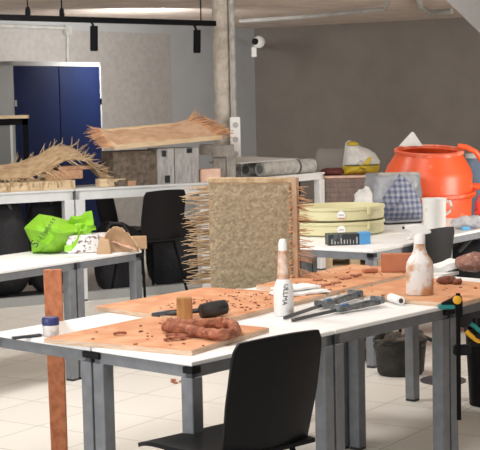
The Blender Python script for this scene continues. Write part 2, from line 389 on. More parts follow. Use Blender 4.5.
# socket strip on column
q0, q1 = Q(231, 177, 13.40), Q(240, 117, 13.40)
t = thing('socket_strip', 'white vertical strip of four sockets on the concrete column', 'socket strip', Vector((q0.x, 13.4, q0.z)))
MB().box((q0.x, 13.38, q0.z), (q1.x, 13.43, q1.z)).bevel(.006).build('housing', 'white', t, True)
for k in range(4):
    qc = Q(235.5, 125 + k * 14.5, 13.38)
    MB().lathe([(.028, 0), (.028, .004), (.020, .004), (.018, .002), (.002, .002)], 16, frame(qc, (1, 0, 0), (0, 0, 1), (0, -1, 0))).build('socket', 'socket', t, True, 40)

# ================================================================== BLUE CABINET
ca = Q(9.5, 61, 14.0); cu_ = ang(58); cv = ang(148); ct = ca.z
cb = W(100.5, 64, Vector((ca.x, ca.y, 0)), cu_); cw = (Vector((cb.x, cb.y, 0)) - Vector((ca.x, ca.y, 0))).length
cm = frame((ca.x, ca.y, 0), cu_, cv)
t = thing('storage_cabinet', 'tall two-door blue cabinet with grey frame standing before the left wall', 'cabinet', cm)
MB().box((0, 0, 0), (cw, .02, .06)).box((0, 0, .06), (.05, .42, ct)).box((cw - .03, 0, .06), (cw, .42, ct)).box((0, 0, ct - .045), (cw, .42, ct)).box((.05, .40, .06), (cw - .03, .42, ct - .04)).box((0, 0, .0), (cw, .42, .08)).build('body', 'cabinet', t)
for x0, x1 in ((.055, cw / 2 + .005), (cw / 2 + .02, cw - .035)):
    d_ = MB().box((x0, -.012, .09), (x1, .01, ct - .05)).bevel(.003, 1).build('door', 'blue', t)
    for zz in (.5, ct - .42): MB().box(((x0 - .015) if x0 < .3 else (x1 - .01), -.02, zz - .03), ((x0 + .012) if x0 < .3 else (x1 + .015), -.01, zz + .03)).build('hinge', 'blackmetal' if x0 > .3 else 'cabinet', d_)
# framed grey board left of the cabinet
f0 = Q(-18, 116, 13.0); f1 = Q(27.5, 117, 13.0)
t = thing('display_board', 'black framed grey board with pale wooden cap at the left edge', 'board', Vector((f0.x, 13.0, 0)))
MB().box((f0.x, 12.98, 0), (f0.x + .05, 13.02, f0.z - .035)).box((f1.x - .045, 12.98, 0), (f1.x, 13.02, f0.z - .035)).box((f0.x, 12.98, f0.z - .09), (f1.x, 13.02, f0.z - .03)).build('frame', 'blackmetal', t, True)
MB().box((f0.x - .02, 12.96, f0.z - .03), (f1.x + .01, 13.04, f0.z)).build('cap', 'wood', t, True)
gx = Q(11, 150, 13.0).x; MB().box((f0.x + .05, 12.995, .5), (gx, 13.005, f0.z - .09)).build('panel', 'glassgrey', t, True)
MB().box((gx, 12.985, .5), (gx + .025, 13.015, f0.z - .09)).build('mullion', 'cabinet', t, True)

# ================================================================== BENCHES
BZ = .96
def table(name, o, u, v, wu, wv, z, label, cat, group, top_m='laminate', leg_m='steel', leg=.058, apron=.045, topth=.018, rail=False, joints=(), inset=.004, skip=()):
    m = frame((o.x, o.y, 0), u, v, (0, 0, 1)); t = thing(name, label, cat, m, group)
    if rail is False and abs(u.dot(v)) > 1e-4: pass
    MB().box((0.001, 0.001, z - topth), (wu - .001, wv - .001, z)).bevel(.003, 1).build('tabletop', top_m, t)
    i = inset + .006; zt = z - topth
    mb = MB()
    mb.box((i, i, zt - apron), (wu - i, i + .03, zt)); mb.box((i, wv - i - .03, zt - apron), (wu - i, wv - i, zt))
    mb.box((i, i, zt - apron), (i + .03, wv - i, zt)); mb.box((wu - i - .03, i, zt - apron), (wu - i, wv - i, zt)); mb.build('frame', leg_m, t)
    for k, (sx, sy) in enumerate(((0, 0), (1, 0), (1, 1), (0, 1))):
        if k in skip: continue
        x0 = inset if sx == 0 else wu - inset - leg; y0 = inset if sy == 0 else wv - inset - leg
        l_ = MB().box((x0, y0, .012), (x0 + leg, y0 + leg, zt - apron + .001)).bevel(.003, 1).build('leg', leg_m, t)
        MB().box((x0 + .002, y0 + .002, 0), (x0 + leg - .002, y0 + leg - .002, .014)).build('foot', 'rubber', l_)
    if rail:
        MB().box((leg, inset, .0), (wu - leg, inset + leg * .9, .075)).build('base_rail', 'rail_steel', t)
        if rail == 2: MB().box((inset, inset + leg, .02), (wu - inset, wv - inset, .05)).build('base_shelf', 'black', t)
    for (sx, sy) in joints:
        x0 = -.001 if sx == 0 else wu - .045; y0 = -.003 if sy == 0 else wv - .045
        MB().box((x0, y0, zt - apron * .62), (x0 + .046, y0 + .048, zt - .004)).build('corner_clip', 'blackplastic', t)
    return t
bA, bB = P(-30, 194.5, BZ), P(209, 182.5, BZ); bu = (bB - bA).normalized(); bv = Vector((-bu.y, bu.x, 0))
bJ = W(75, 188.5, bA, bu); bJ.z = BZ
table('workbench', bA, bu, bv, (bJ - bA).length - .005, .55, BZ, 'tall pale workbench under the woven reed mat at left', 'workbench', 'tall workbenches', 'pale_steel', 'pale_steel', .085, .075, rail=2)
table('workbench', bJ, bu, bv, (bB - bJ).length, .55, BZ, 'tall pale workbench carrying the grey wood and stone blocks', 'workbench', 'tall workbenches', 'pale_steel', 'pale_steel', .085, .075, rail=1)
cA, cB = P(212, 182, BZ), P(325, 172, BZ); cu2 = (cB - cA).normalized(); cv2 = Vector((-cu2.y, cu2.x, 0))
table('workbench', cA + cu2 * .18, cu2, cv2, (cB - cA).length - .18, .4, BZ, 'tall white workbench behind the plaster panel under the grey rolls', 'workbench', 'tall workbenches', 'laminate', 'laminate', .075, .05)
def BW(x, y, off, p0=bA, u=bu, v=bv): return W(x, y, p0 + v * off, u)
def BZp(x, off, p0=bA, u=bu, v=bv):
    q = W(x, 180, p0 + v * off, u); q.z = BZ; return q

# straw board on the bench
s0, s1 = BZp(-28, .02), BZp(75, .02); L = (s1 - s0).length
m = frame(s0, bu, bv)
t = thing('straw_board', 'flat straw-edged board lying on the left workbench below the woven mat', 'board', m)
MB().box((0, 0, .002), (L, .42, .075)).build('slab', 'wood', t)
mb = MB(); reeds(mb, [m.inverted() @ (s0 + bu * random.uniform(0, L) + Vector((0, 0, random.uniform(-.01, .06)))) + Vector((0, -.002, .015)) for _ in range(90)], lambda p: Vector((0, -.25, 1)), .07, .0035, .12)
o = mb.build('reed_edge', 'straw_light', t); o['kind'] = 'stuff'
# reddish plank and blocks
q0, q1 = BZp(46, .16), BZp(113, .16); L = (q1 - q0).length
tag(MB().box((0, 0, .078), (L * .45, .2, .155), frame(q0, bu, bv)).box((L * .2, .02, .155), (L * .72, .18, .19), frame(q0, bu, bv)).box((L*.45, 0, .078), (L * .55, .2, .155), frame(q0, bu, bv)).bevel(.004, 1).build('timber_offcut', 'redwood', None, True), 'reddish brown timber offcut lying under the hump of the woven mat', 'timber')
q0 = BZp(100, .06); tag(MB().box((0, 0, 0.001), (.24, .12, .07), frame(q0, bu, bv)).bevel(.004, 1).build('timber_offcut', 'wood', None, True), 'pale wood block at the right end of the straw board', 'timber')
q0 = BZp(108, .20); tag(MB().box((0, 0, 0.001), (.10, .14, .17), frame(q0, bu, bv)).bevel(.006, 1).build('timber_offcut', 'redwood', None, True), 'rough reddish wood block between the mat and the brown fibre block', 'timber')
q0 = BZp(128, .05); mb = MB(); mb.prism([(0, 0), (.14, .02), (.10, .09), (.01, .08)], .001, .045, frame(q0, bu, bv)); tag(mb.build('wood_chip', 'redwood', None, True), 'small pointed wood chip in front of the brown fibre block', 'wood chip')

# woven mat: curved sheet with reed fringe
prof = [(-40, 174), (-10, 177), (15, 178), (33, 175), (48, 169), (60, 162), (73, 158), (86, 160), (97, 169), (104, 181)]
def cat(pts, t):
    n = len(pts) - 1; f = t * n; i = min(int(f), n - 1); f -= i
    p0, p1, p2, p3 = [pts[max(0, min(n, k))] for k in (i - 1, i, i + 1, i + 2)]
    return [.5 * (2 * b_ + (c_ - a_) * f + (2 * a_ - 5 * b_ + 4 * c_ - d_) * f * f + (3 * b_ - a_ - 3 * c_ + d_) * f ** 3) for a_, b_, c_, d_ in zip(p0, p1, p2, p3)]
def matp(a, b_):
    x, y = cat(prof, a); q = BW(x, y, .14); return q + bv * (b_ * .34) + Vector((0, 0, .10 * b_ + .012 * noise.noise(Vector((a * 9, b_ * 4, 0)))))
t = thing('woven_mat', 'curved woven reed mat with ragged fringe humped up on the left workbench', 'woven mat', BZp(40, .2))
MB().grid(matp, 50, 8, thick=.014).build('weave', 'straw', t, True, 60)
mb = MB()
reeds(mb, [matp(random.uniform(.05, 1), random.uniform(0, .06)) for _ in range(80)], lambda p: (-bv * .75 + bu * .45 + Vector((0, 0, -.30))), .17, .0036, .3)
reeds(mb, [matp(random.uniform(.4, 1), random.uniform(.0, .25)) for _ in range(60)], lambda p: (bu * .75 - bv * .35 + Vector((0, 0, .22))), .11, .0034, .36)
reeds(mb, [matp(random.uniform(.25, .95), random.uniform(.9, 1)) for _ in range(45)], lambda p: (bv * .3 + bu * .55 + Vector((0, 0, .45))), .11, .0034, .35)
o = mb.build('reed_fringe', 'straw_light', t, True); o['kind'] = 'stuff'

# blocks on the right bench
def bblock(name, x0, x1, ytop, off, dep, m, label, cat_, bev=.006, base=BZ, notch=None):
    a_, b_ = BZp(x0, off), BZp(x1, off); zt = BW((x0 + x1) / 2, ytop, off).z; L = (b_ - a_).length; mm = frame(Vector((a_.x, a_.y, base)), bu, bv); mb = MB()
    mb.grid(lambda p, q_: Vector((p * L, -.004 * noise.noise(Vector((p * 5, q_ * 5, x0))), .001 + q_ * (zt - base - .001))), 8, 8)
    mb.box((0, .001, .001), (L, dep, zt - base)); o = MB(); o.bm = mb.bm; o.bm.transform(mm)
    return o, mm, L, zt - base
o, mm, L, H = bblock('', 114, 158, 151, .06, .3, '', '', ''); tag(o.build('fibre_block', 'bark', None, True), 'rough dark brown fibre block under the left end of the reed tray', 'block')
def gblock(x0, x1, ytop, label, slots):
    o, mm, L, H = bblock('', x0, x1, ytop, .03, .24, '', '', '')
    t = thing('weathered_block', label, 'block', mm, 'grey weathered blocks'); o.build('body', 'greywood', t, True)
    for (a_, b_, c_, d_) in slots: MB().box((a_ * L, -.008, c_ * H), (b_ * L, .002, d_ * H)).build('slot', 'black', t)
gblock(158.5, 174.5, 148.5, 'grey weathered wooden block with dark slots under the reed tray, the left one', [(.25, .5, .78, .95), (.4, .7, .05, .25)])
gblock(175.5, 199, 148, 'grey weathered wooden block with a top slot under the reed tray, the right one', [(.5, .72, .86, .99)])
# concrete stack right of tray
q0 = BZp(200.5, .06); mm = frame(q0, bu, bv)
tag(MB().box((0, 0, .001), (.20, .14, .115), mm).bevel(.004, 1).build('wood_block', 'pinkwood', None, True), 'pinkish square wood block at the foot of the concrete profiles', 'block')
qa = Q(213, 174, 12.75); t = thing('concrete_profile', 'grey ribbed concrete profile stack in front of the concrete column', 'concrete block', Vector((qa.x, 12.75, BZ)))
def cpx(x, y): q = Q(x, y, 12.75); return q
def cbox(x0, y0, x1, y1, d=.16):
    a_ = cpx(x0, y1); b_ = cpx(x1, y0); return MB().box((a_.x, 12.75, max(a_.z, BZ + .001)), (b_.x, 12.75 + d, b_.z)).bevel(.006, 1)
for r_ in ((213, 158, 225.5, 181), (226.5, 156, 235.5, 181)): cbox(*r_).build('upright', 'concrete', t, True)
cbox(199.5, 144.5, 213, 155, .2).build('lintel', 'concrete', t, True); cbox(212, 145, 234, 157.5, .2).build('lintel', 'concrete', t, True)

# reed tray on blocks
zt = BW(170, 148, .03).z + .004
fl = BW(115, 153.5, .0); frr = BW(222, 137, .0)
A0 = Vector((fl.x, fl.y, zt)); 
t = thing('reed_tray', 'long pale wooden tray with reed matting and splayed ends resting on the blocks', 'reed panel', A0)
A1 = Vector((frr.x, frr.y, zt + .055)); Lx = (A1 - A0).length; tu = (A1 - A0).normalized(); tv = (bv * .96 + Vector((0, 0, .29))).normalized(); tm = frame(A0, tu, tv)
MB().box((0, 0, 0), (Lx, .02, .036), tm).box((0, .44, 0), (Lx, .46, .036), tm).box((0, .02, .0), (.03, .44, .03), tm).box((Lx - .03, .02, 0), (Lx, .44, .03), tm).box((.03, .02, .004), (Lx - .03, .44, .012), tm).build('frame', 'wood', t, True)
def trayp(a_, b_):
    x = -.01 + .03 * b_ + a_ * (Lx - .03 - .10 * b_)
    lift = .014 + .004 * math.sin(a_ * 20) * math.sin(b_ * 5) + max(0, a_ - .65) ** 2 * .40 * (.1 + .9 * b_)
    lift += max(0, .12 - a_) * .25 * b_
    return tm @ Vector((x, .022 + b_ * .43, lift + .008))
MB().grid(trayp, 40, 14, thick=.012).build('matting', 'weave', t, True, 60)
mb = MB()
reeds(mb, [trayp(1, random.random()) for _ in range(130)], lambda p: tu * 1.0 + Vector((0, 0, .12)) - tv * .2, .17, .0045, .22)
reeds(mb, [trayp(.93 + .07 * random.random(), .9 + .1 * random.random()) for _ in range(25)], lambda p: tu * .7 + Vector((0, 0, .45)), .12, .0045, .25)
reeds(mb, [trayp(0, random.random()) for _ in range(80)], lambda p: -tu * 1.0 - tv * .1 + Vector((0, 0, .1 * random.random())), .15, .0045, .3)
o = mb.build('reed_fringe', 'straw_red', t, True); o['kind'] = 'stuff'

# grey rolls and boards on the white bench
def CW(x, off): 
    q = W(x, 170, cA + cv2 * off, cu2); q.z = BZ; return q
r0, r1 = CW(260, .09), CW(312, .05); ax = (r1 - r0).normalized()
M['rollgrey'] = mat('roll_grey', (.50, .49, .46), .9, (.36, .35, .32), 18, bump=.4)
def roll(name, a_, b_, r, label):
    t = thing(name, label, 'roll', Vector((a_.x, a_.y, BZ)), 'grey rolls on the white bench'); d = (b_ - a_).normalized(); L = (b_ - a_).length
    up_ = Vector((0, 0, r + .001)); n = 14
    MB().tube([a_ + up_ + d * (L * k / n) for k in range(n + 1)], [r * (1 + .05 * math.sin(k * 3.1)) if 0 < k < n else r * .96 for k in range(n + 1)], 18).build('sleeve', M['rollgrey'], t, True, 60)
    MB().tube([a_ + up_ - d * .004, a_ + up_ + d * .002], r * .62, 16).build('core', 'darkgrey', t, True)
    MB().tube([a_ + up_ + d * L * .66, a_ + up_ + d * (L * .66 + .02)], r * 1.07, 18).build('band', 'phone', t, True, 40)
M['darkgrey'] = mat('dusty_dark_grey', (.16, .16, .15), .9)
roll('grey_roll', r0, r1, .070, 'thick grey rolled mat on the white workbench, nearest the camera')
roll('grey_roll', CW(246, .26), CW(303, .24), .062, 'grey rolled mat behind the nearest roll on the white workbench')
q = CW(240, .03); b0 = BZ + .136
mm = frame((q.x, q.y, b0), cu2, cv2); tag(MB().grid(lambda a_, b_: mm @ Vector((a_ * .88, .02 + b_ * .36, .014 + .03 * math.sin(a_ * 3) * (b_) )), 16, 8, thick=.012).build('cement_sheet', mat('pale_cement', (.58, .58, .56), .9), None, True, 50), 'pale flat sheet lying on top of the grey rolls', 'sheet')
q0 = CW(297, .06)
t = thing('storage_crate', 'small black crate with blue stripe under the white workbench right end', 'crate', Vector((q0.x, q0.y, .0)))
mm = frame((q0.x, q0.y, 0), cu2, cv2); MB().box((0, .06, 0), (.14, .36, .9), mm).bevel(.015).build('body', 'blackplastic', t, True)
MB().box((-.005, .1, .62), (.001, .3, .68), mm).box((.01, .055, .62), (.12, .061, .68), mm).build('stripe', 'toolblue', t, True)

# ================================================================== CHAIRS
def chair(label, mtx, group='black shell chairs'):
    t = thing('shell_chair', label, 'chair', mtx, group)
    def back(a_, b_):
        x = (a_ - .5) * 2; z = .445 + b_ * .375; hw = .190 + .016 * min(1, b_ * 2.2) - .010 * b_; rr = max(0, b_ - .86) / .14
        hw *= 1 - .10 * rr ** 2
        return Vector((x * hw, -.215 - .075 * b_ + .035 * x * x * (1 - .4 * b_) + .012 * b_ * b_, z + (.008 * (1 - x * x) if b_ > .95 else 0)))
    MB().grid(back, 14, 14, thick=.012).build('backrest', 'blackplastic', t, smooth=60)
    def seat(a_, b_):
        x = (a_ - .5) * 2; y = -.222 + b_ * .45; hw = .185 + .04 * math.sin(min(1, b_ * 1.3) * math.pi / 2)
        z = .452 - .018 * (1 - x * x) * math.sin(b_ * math.pi) - .035 * max(0, b_ - .75) ** 2 * 16 * .6
        return Vector((x * hw * (1 - .06 * max(0, b_ - .85) / .15), y, z))
    MB().grid(seat, 14, 14, thick=.014).build('seat', 'blackplastic', t, smooth=60)
    for sx in (-1, 1):
        for (y0, y1) in ((.14, .21), (-.14, -.24)):
            MB().tube([(sx * .15, y0, .43), (sx * .205, y1, .0)], .0105, 10).build('leg', 'blackmetal', t, smooth=40)
    MB().tube([(-.15, .14, .425), (.15, .14, .425)], .01, 8).tube([(-.15, -.14, .425), (.15, -.14, .425)], .01, 8).tube([(-.15, -.14, .425), (-.15, .14, .425)], .01, 8).tube([(.15, -.14, .425), (.15, .14, .425)], .01, 8).build('seat_frame', 'blackmetal', t, smooth=40)
    return t
def cplace(top, rot, s=1.0):
    R_ = Matrix.Rotation(math.radians(rot), 4, 'Z'); o = Vector(top) - (R_ @ Vector((0, -.275, 0))) * s; o.z = 0; return rz(o, rot, s)
ch = chair('large black shell chair in the foreground pushed against the right table edge', cplace(P(284, 337.5, .877), 42, 1.07))
dup(ch, cplace(Q(167, 189, 11.85), 40, 1.13), 'black shell chair with its back to us in front of the tall workbench')
dup(ch, rz(Q(131, 250, 13.15).xy.to_3d(), -62, 1.1), 'black shell chair facing right behind the workbench, left of the front chair')
dup(ch, rz((Q(182, 250, 13.45)).xy.to_3d(), -80, 1.1), 'black shell chair mostly hidden behind the one at the workbench')
dup(ch, cplace(Q(441, 231, 9.05), 48, 1.0), 'black shell chair tucked against the white table by the measuring jug')
# bags under benches
def bag(x, y, Y, rad, label, seed, base=0.0, m='black', name='black_bag'):
    q = Q(x, y, Y)
    t = thing(name, label, 'bag', Vector((q.x, q.y, base)), None)
    MB().blob(rad, 2.8, .05, 4, seed, Matrix.Translation((0, 0, rad[2])), 32, -rad[2]).build('body', m, t, smooth=70)
    MB().tube([(-rad[0] * .5, -rad[1] * .6, rad[2] * 1.75), (-rad[0] * .2, -rad[1] * .75, rad[2] * 2.06), (rad[0] * .25, -rad[1] * .75, rad[2] * 2.06), (rad[0] * .5, -rad[1] * .6, rad[2] * 1.75)], .014, 8).build('handle', 'phone', t, smooth=40)
bag(4, 250, 11.85, (.21, .2, .42), 'large black bag on the base shelf of the left workbench, by the photo edge', 1, .052)
bag(46, 250, 12.15, (.17, .16, .42), 'black bag on the base shelf just left of the green shopping bag', 2, .052)
bag(118, 260, 12.45, (.22, .13, .30), 'low black bag below the workbench behind the cardboard scraps', 3)
bag(172, 262, 12.66, (.24, .13, .33), 'black bag below the workbench behind the front chair legs', 4)

# ================================================================== LEFT TABLE
TZ = .74
lA, lB = P(0, 271, TZ), P(142, 250, TZ); lu = (lB - lA).normalized(); lv = Vector((-lu.y, lu.x, 0))
lJ = W(77, 259.5, lA, lu); lJ.z = TZ; Lr = (lB - lJ).length
l0 = lJ - lu * 1.35
table('work_table', l0, lu, lv, 1.345, .62, TZ, 'white table with grey steel legs under the lime green bag', 'table', 'white work tables', skip=(2, 3))
table('work_table', lJ, lu, lv, Lr, .62, TZ, 'short white table end under the cardboard scraps', 'table', 'white work tables', joints=((1, 0),), skip=(3,))

# lime green bag
def lp(x, y, Y): return Q(x, y, Y)
t = thing('shopping_bag', 'crumpled lime green shopping bag with black lettering on the left white table', 'bag', P(52, 254, TZ))
out = [(24, 228), (31, 221), (39, 214), (52, 216), (67, 220), (84, 231), (75, 240), (65, 249), (56, 255), (44, 255), (32, 253), (31, 243)]
cen = (52, 234); K = len(out)
def zfix(q): q.z = max(q.z, TZ + .003); return q
mb = MB(); front = []; rings = 6; base = 8.72
def dep(x, y, r): return base + .03 * (y < 225) + .14 * r * r - .05 * noise.noise(Vector((x * .09, y * .09, 2))) - .035 * noise.noise(Vector((x * .2, y * .2, 5)))
vs = [zfix(lp(cen[0], cen[1], dep(*cen, 0)))]; fs = []
NB = 36
def outp(k):
    f = k / NB * K; i = int(f) % K; f -= int(f); a_ = out[i]; b_ = out[(i + 1) % K]; return a_[0] * (1 - f) + b_[0] * f, a_[1] * (1 - f) + b_[1] * f
for r in range(1, rings + 1):
    for k in range(NB):
        ox, oy = outp(k); f = r / rings; x = cen[0] + (ox - cen[0]) * f; y = cen[1] + (oy - cen[1]) * f; vs.append(zfix(lp(x, y, dep(x, y, f))))
nf = len(vs)
for r in range(rings - 1, -1, -1):
    if r == 0: vs.append(zfix(lp(cen[0], cen[1], base + .42))); break
    for k in range(NB):
        ox, oy = outp(k); f = r / rings; x = cen[0] + (ox - cen[0]) * f; y = cen[1] + (oy - cen[1]) * f; vs.append(zfix(lp(x, y, base + .14 + .28 * (1 - f * f))))
for k in range(NB):
    fs.append((0, 1 + k, 1 + (k + 1) % NB))
for r in range(2 * rings - 2):
    a_ = 1 + r * NB; b_ = a_ + NB
    for k in range(NB): fs.append((a_ + k, b_ + k, b_ + (k + 1) % NB, a_ + (k + 1) % NB))
a_ = 1 + (2 * rings - 2) * NB
for k in range(NB): fs.append((a_ + k, len(vs) - 1, a_ + (k + 1) % NB))
body = mb._add(vs, fs).build('body', 'green', t, True, 35)
def quad(mb, pts, th=.006, n=6, wob=.02):
    a_, b_, c_, d_ = [Vector(p) for p in pts]
    mb.grid(lambda p, q_: (a_ * (1 - p) + b_ * p) * (1 - q_) + (d_ * (1 - p) + c_ * p) * q_ + Vector((0, wob * noise.noise(Vector((p * 4, q_ * 4, pts[0].x))), wob * .6 * noise.noise(Vector((p * 4, q_ * 4, 9))))), n, n, thick=th); return mb
quad(MB(), [lp(62, 222, 8.86), lp(91, 211, 8.95), lp(96, 230, 8.9), lp(74, 240, 8.84)], wob=.05).build('flap', 'green', t, True, 40)
hd = [(64, 252), (71, 251), (76, 245), (79, 237), (77, 231)]
mb = MB(); pts = [zfix(lp(x, y, 8.55)) for x, y in hd]
for i in range(len(pts) - 1):
    nn = Vector((0, .035, .035)); mb.hexa([pts[i], pts[i + 1], pts[i + 1] + nn, pts[i] + nn], [p + Vector((.004, -.006, .002)) for p in (pts[i], pts[i + 1], pts[i + 1] + nn, pts[i] + nn)])
mb.build('handle', 'green', t, True)
# lettering following the folded face
xa, xb = Vector((35, 244)), Vector((53, 219)); ddx = (xb - xa)
for i, c_ in enumerate('Silluness'):
    f = i / 8; px = xa.x + ddx.x * f + 1.3 * math.sin(f * 3); py = xa.y + ddx.y * f
    r = max(abs(px - cen[0]) / 26, abs(py - cen[1]) / 21)
    q = lp(px, py, 8.60); e1 = (lp(px + 6, py - 8, 8.60) - q).normalized(); e2 = (lp(px - 8, py - 6, 8.60) - q).normalized()
    text('lettering', c_, .047 if i else .075, 'ink', frame(lp(px, py, min(dep(px, py, r * .9), 8.72) - .055), e1, e2), body)
# boxes and cardboard beside the bag
g0 = P(70, 254, TZ); t = thing('wrapped_box', 'white box in printed paper lying right of the green bag', 'box', rz(g0, 10))
MB().box((-.02, 0, .002), (.25, .16, .115)).bevel(.008).build('carton', 'printpaper', t)
MB().box((.248, .0, .002), (.262, .12, .082)).build('end_flap', 'card', t)
g = Q(112, 245, 8.78); t = thing('cardboard_scrap', 'torn curled piece of brown cardboard at the right end of the left table', 'cardboard', Vector((g.x, g.y, TZ)))
sc8 = 8.78 / FPX; topc = [(-7, 12), (-5, 20), (0, 24.5), (6, 25.5), (12, 23), (17, 18), (22, 12), (26, 6)]
def cbp(a_, b_):
    x, z = cat(topc, a_); z = (z + 2.5 * noise.noise(Vector((a_ * 9, 3, 0))) + 1.5 * noise.noise(Vector((a_ * 25, 7, 0)))) * b_; x = x + (1 - b_) * (3 - x * .12)
    return Vector((x * sc8, .05 * math.sin(a_ * 3.1) - .05 * b_ * b_ + .012 * noise.noise(Vector((a_ * 7, b_ * 4, 4))), .003 + z * sc8))
MB().grid(cbp, 24, 10, thick=.006).build('sheet', 'card', t, smooth=60)
g = P(124, 252, TZ); t = thing('paper_scraps', 'crumpled pinkish paper strip in front of the curled cardboard', 'paper', rz(g, 0))
def pst(a_, b_): return Vector((-.10 + a_ * .20, -.03 + b_ * .08, .010 + (1 - a_) * .075 + .02 * noise.noise(Vector((a_ * 8, b_ * 4, 7)))))
MB().grid(pst, 20, 6, thick=.006).build('strip', 'pinkwood', t, smooth=60)
g = Q(139, 244, 8.95); tag(MB().box((-.07, 0, .002), (.05, .05, .085), rz(Vector((g.x, g.y, TZ)), 5)).bevel(.004, 1).build('cardboard_box', 'card', None, True), 'small brown cardboard box behind the pink paper at the table end', 'box')
g = Q(104, 240, 8.72); tag(MB().hexa([Vector((g.x - .05, g.y, TZ + .002)), Vector((g.x + .04, g.y, TZ + .002)), Vector((g.x + .04, g.y + .05, TZ + .002)), Vector((g.x - .05, g.y + .05, TZ + .002))], [Vector((g.x - .03, g.y, TZ + .10)), Vector((g.x + .03, g.y, TZ + .08)), Vector((g.x + .03, g.y + .05, TZ + .09)), Vector((g.x - .03, g.y + .05, TZ + .11))]).build('cardboard_corner', 'card', None, True), 'pale folded cardboard corner between printed box and curled cardboard', 'cardboard')

# ================================================================== NEAR TABLE CLUSTER
N = P(191.5, 362, TZ); nu = ang(48.1); nv = ang(140.5)
def tabs(u0, u1, v0, v1, label, joints=(), skip=()):
    o = N + nu * u0 + nv * v0
    return table('work_table', o, nu, Vector((-nu.y, nu.x, 0)), u1 - u0, v1 - v0, TZ, label, 'table', 'white work tables', joints=joints, skip=skip)
nv = Vector((-nu.y, nu.x, 0))
tabs(0, .846, 0, .545, 'nearest white table with grey legs, behind the foreground chair', ((0, 0), (0, 1)), (2,))
tabs(.85, 1.70, 0, .545, 'white table under the grey bar clamps and clay-stained spray bottle', ((1, 0),), (3,))
tabs(1.704, 2.54, 0, .62, 'white table under the bagged clay at the right edge', ((0, 0),))
tabs(0, .826, .549, 1.14, 'white table at left carrying the blue-lidded jar', ((0, 0),), (1, 2, 3))
tabs(.83, 1.66, .549, 1.14, 'white table under the far clay board behind the mallet', (), (0, 3))
tabs(1.664, 2.74, .624, .95, 'white table below the terracotta block and folded white cloth')

def board(pts, label, th=.02, z0=TZ + .0008):
    q = [P(x, y, z0 + th) for x, y in pts]
    t = thing('clay_board', label, 'board', Vector((q[0].x, q[0].y, z0)), 'clay covered boards')
    bot = [Vector((p.x, p.y, z0)) for p in q]
    MB().hexa(bot, [Vector((p.x, p.y, z0 + th - .002)) for p in q]).build('plywood', 'ply', t, True)
    c_ = sum(q, Vector()) / 4
    MB().hexa([p.lerp(c_, .012) - Vector((0, 0, .0025)) for p in q], [p.lerp(c_, .012) for p in q]).build('clay_layer', 'clay_board', t, True)
    return t, q
ct1, cq1 = board([(95, 306), (212, 322.5), (326, 294), (205, 287)], 'plywood board dusted with orange clay behind the mallet')
ct2, cq2 = board([(256, 285), (327, 293), (425, 270), (352, 264)], 'far clay-dusted board behind the folded papers')
ct3, cq3 = board([(340, 293), (457, 304), (520, 286), (412, 276)], 'right clay-dusted board under the large spray bottle')
ct4, cq4 = board([(44, 338), (192, 350.5), (269, 327.5), (150, 316)], 'nearest clay-dusted board under the clay coil')
BT = TZ + .0215

# crumbs and slabs of clay (uncountable)
mb = MB()
for q, n, sz in ((cq1, 150, .0062), (cq2, 60, .007), (cq3, 25, .008), (cq4, 20, .007)):
    for _ in range(n):
        a_, b_ = random.random(), random.random()
        if q is cq1: a_, b_ = .35 + .6 * a_, .15 + .75 * b_
        p = (q[0] * (1 - a_) + q[1] * a_) * (1 - b_) + (q[3] * (1 - a_) + q[2] * a_) * b_; s = sz * random.uniform(.4, 1.2)
        mb.blob((s * random.uniform(.6, 1.6), s, s * .45), 2, .002, 60, random.random() * 9, rz(Vector((p.x, p.y, BT + s * .3)), random.uniform(0, 180)), 6)
o = mb.build('clay_crumbs', 'clay', None, True); o['kind'] = 'stuff'; tag(o, 'small crumbs of terracotta clay scattered over the boards', 'crumbs')

# clay coil
lowp = [(238, 329), (230, 337), (215, 337), (198, 334), (180, 331), (162, 329.5), (160, 326.5), (170, 325.5), (185, 326), (200, 327), (215, 325.5), (226, 325)]
def pb(x, y, z): return P(x, y, z)
path = []
for i in range(45):
    x, y = cat([(163, 327.5), (180, 329.5), (200, 333), (218, 335.5), (231, 334.5), (236, 330), (230, 325), (218, 324), (200, 325.5), (182, 325), (168, 323.5)], i / 44); p = pb(x, y - 1, BT + .024)
    path.append(p)
mb = MB(); mb.tube(path, [.0205 * (1 + .10 * math.sin(i * 1.9) + .06 * math.sin(i * 4.3)) * (.75 if i in (0, 44) else 1) for i in range(45)], 14)
for v in mb.bm.verts: v.co += Vector((noise.noise(v.co * 60), noise.noise(v.co * 60 + Vector((9, 0, 0))), noise.noise(v.co * 60 + Vector((0, 9, 0))))) * .006
tag(mb.build('clay_coil', 'clay', None, True, 60), 'thick terracotta clay coil bent into a loop on the nearest board', 'clay coil')
for i, (x, y, a_, l_, wd, lab) in enumerate(((178, 340, 20, .062, .018, 'thin clay slab piece in front of the coil, lowest in the photo'), (186, 338.5, 35, .055, .016, 'clay slab piece just below the coil, rightmost of the scraps'), (172, 337, 10, .05, .016, 'clay slab piece left of the scraps below the coil'), (180, 337, -15, .05, .015, 'clay slab piece touching the coil from below'), (168, 341, 50, .04, .014, 'small clay slab piece, leftmost of the scraps below the coil'), (120, 335, 25, .055, .012, 'thin curl of clay alone on the left of the nearest board'))):
    mb = MB(); mm = rz(P(x, y, BT + .001), a_); mb.grid(lambda p, q_: mm @ Vector(((p - .5) * l_, (q_ - .5) * wd, .010 + .004 * math.sin(p * 3.1) + .002 * noise.noise(Vector((p * 5, q_ * 5, i))))), 8, 4, thick=.009)
    tag(mb.build('clay_scrap', 'clay', None, True, 50), lab, 'clay scrap', 'clay scraps by the coil')
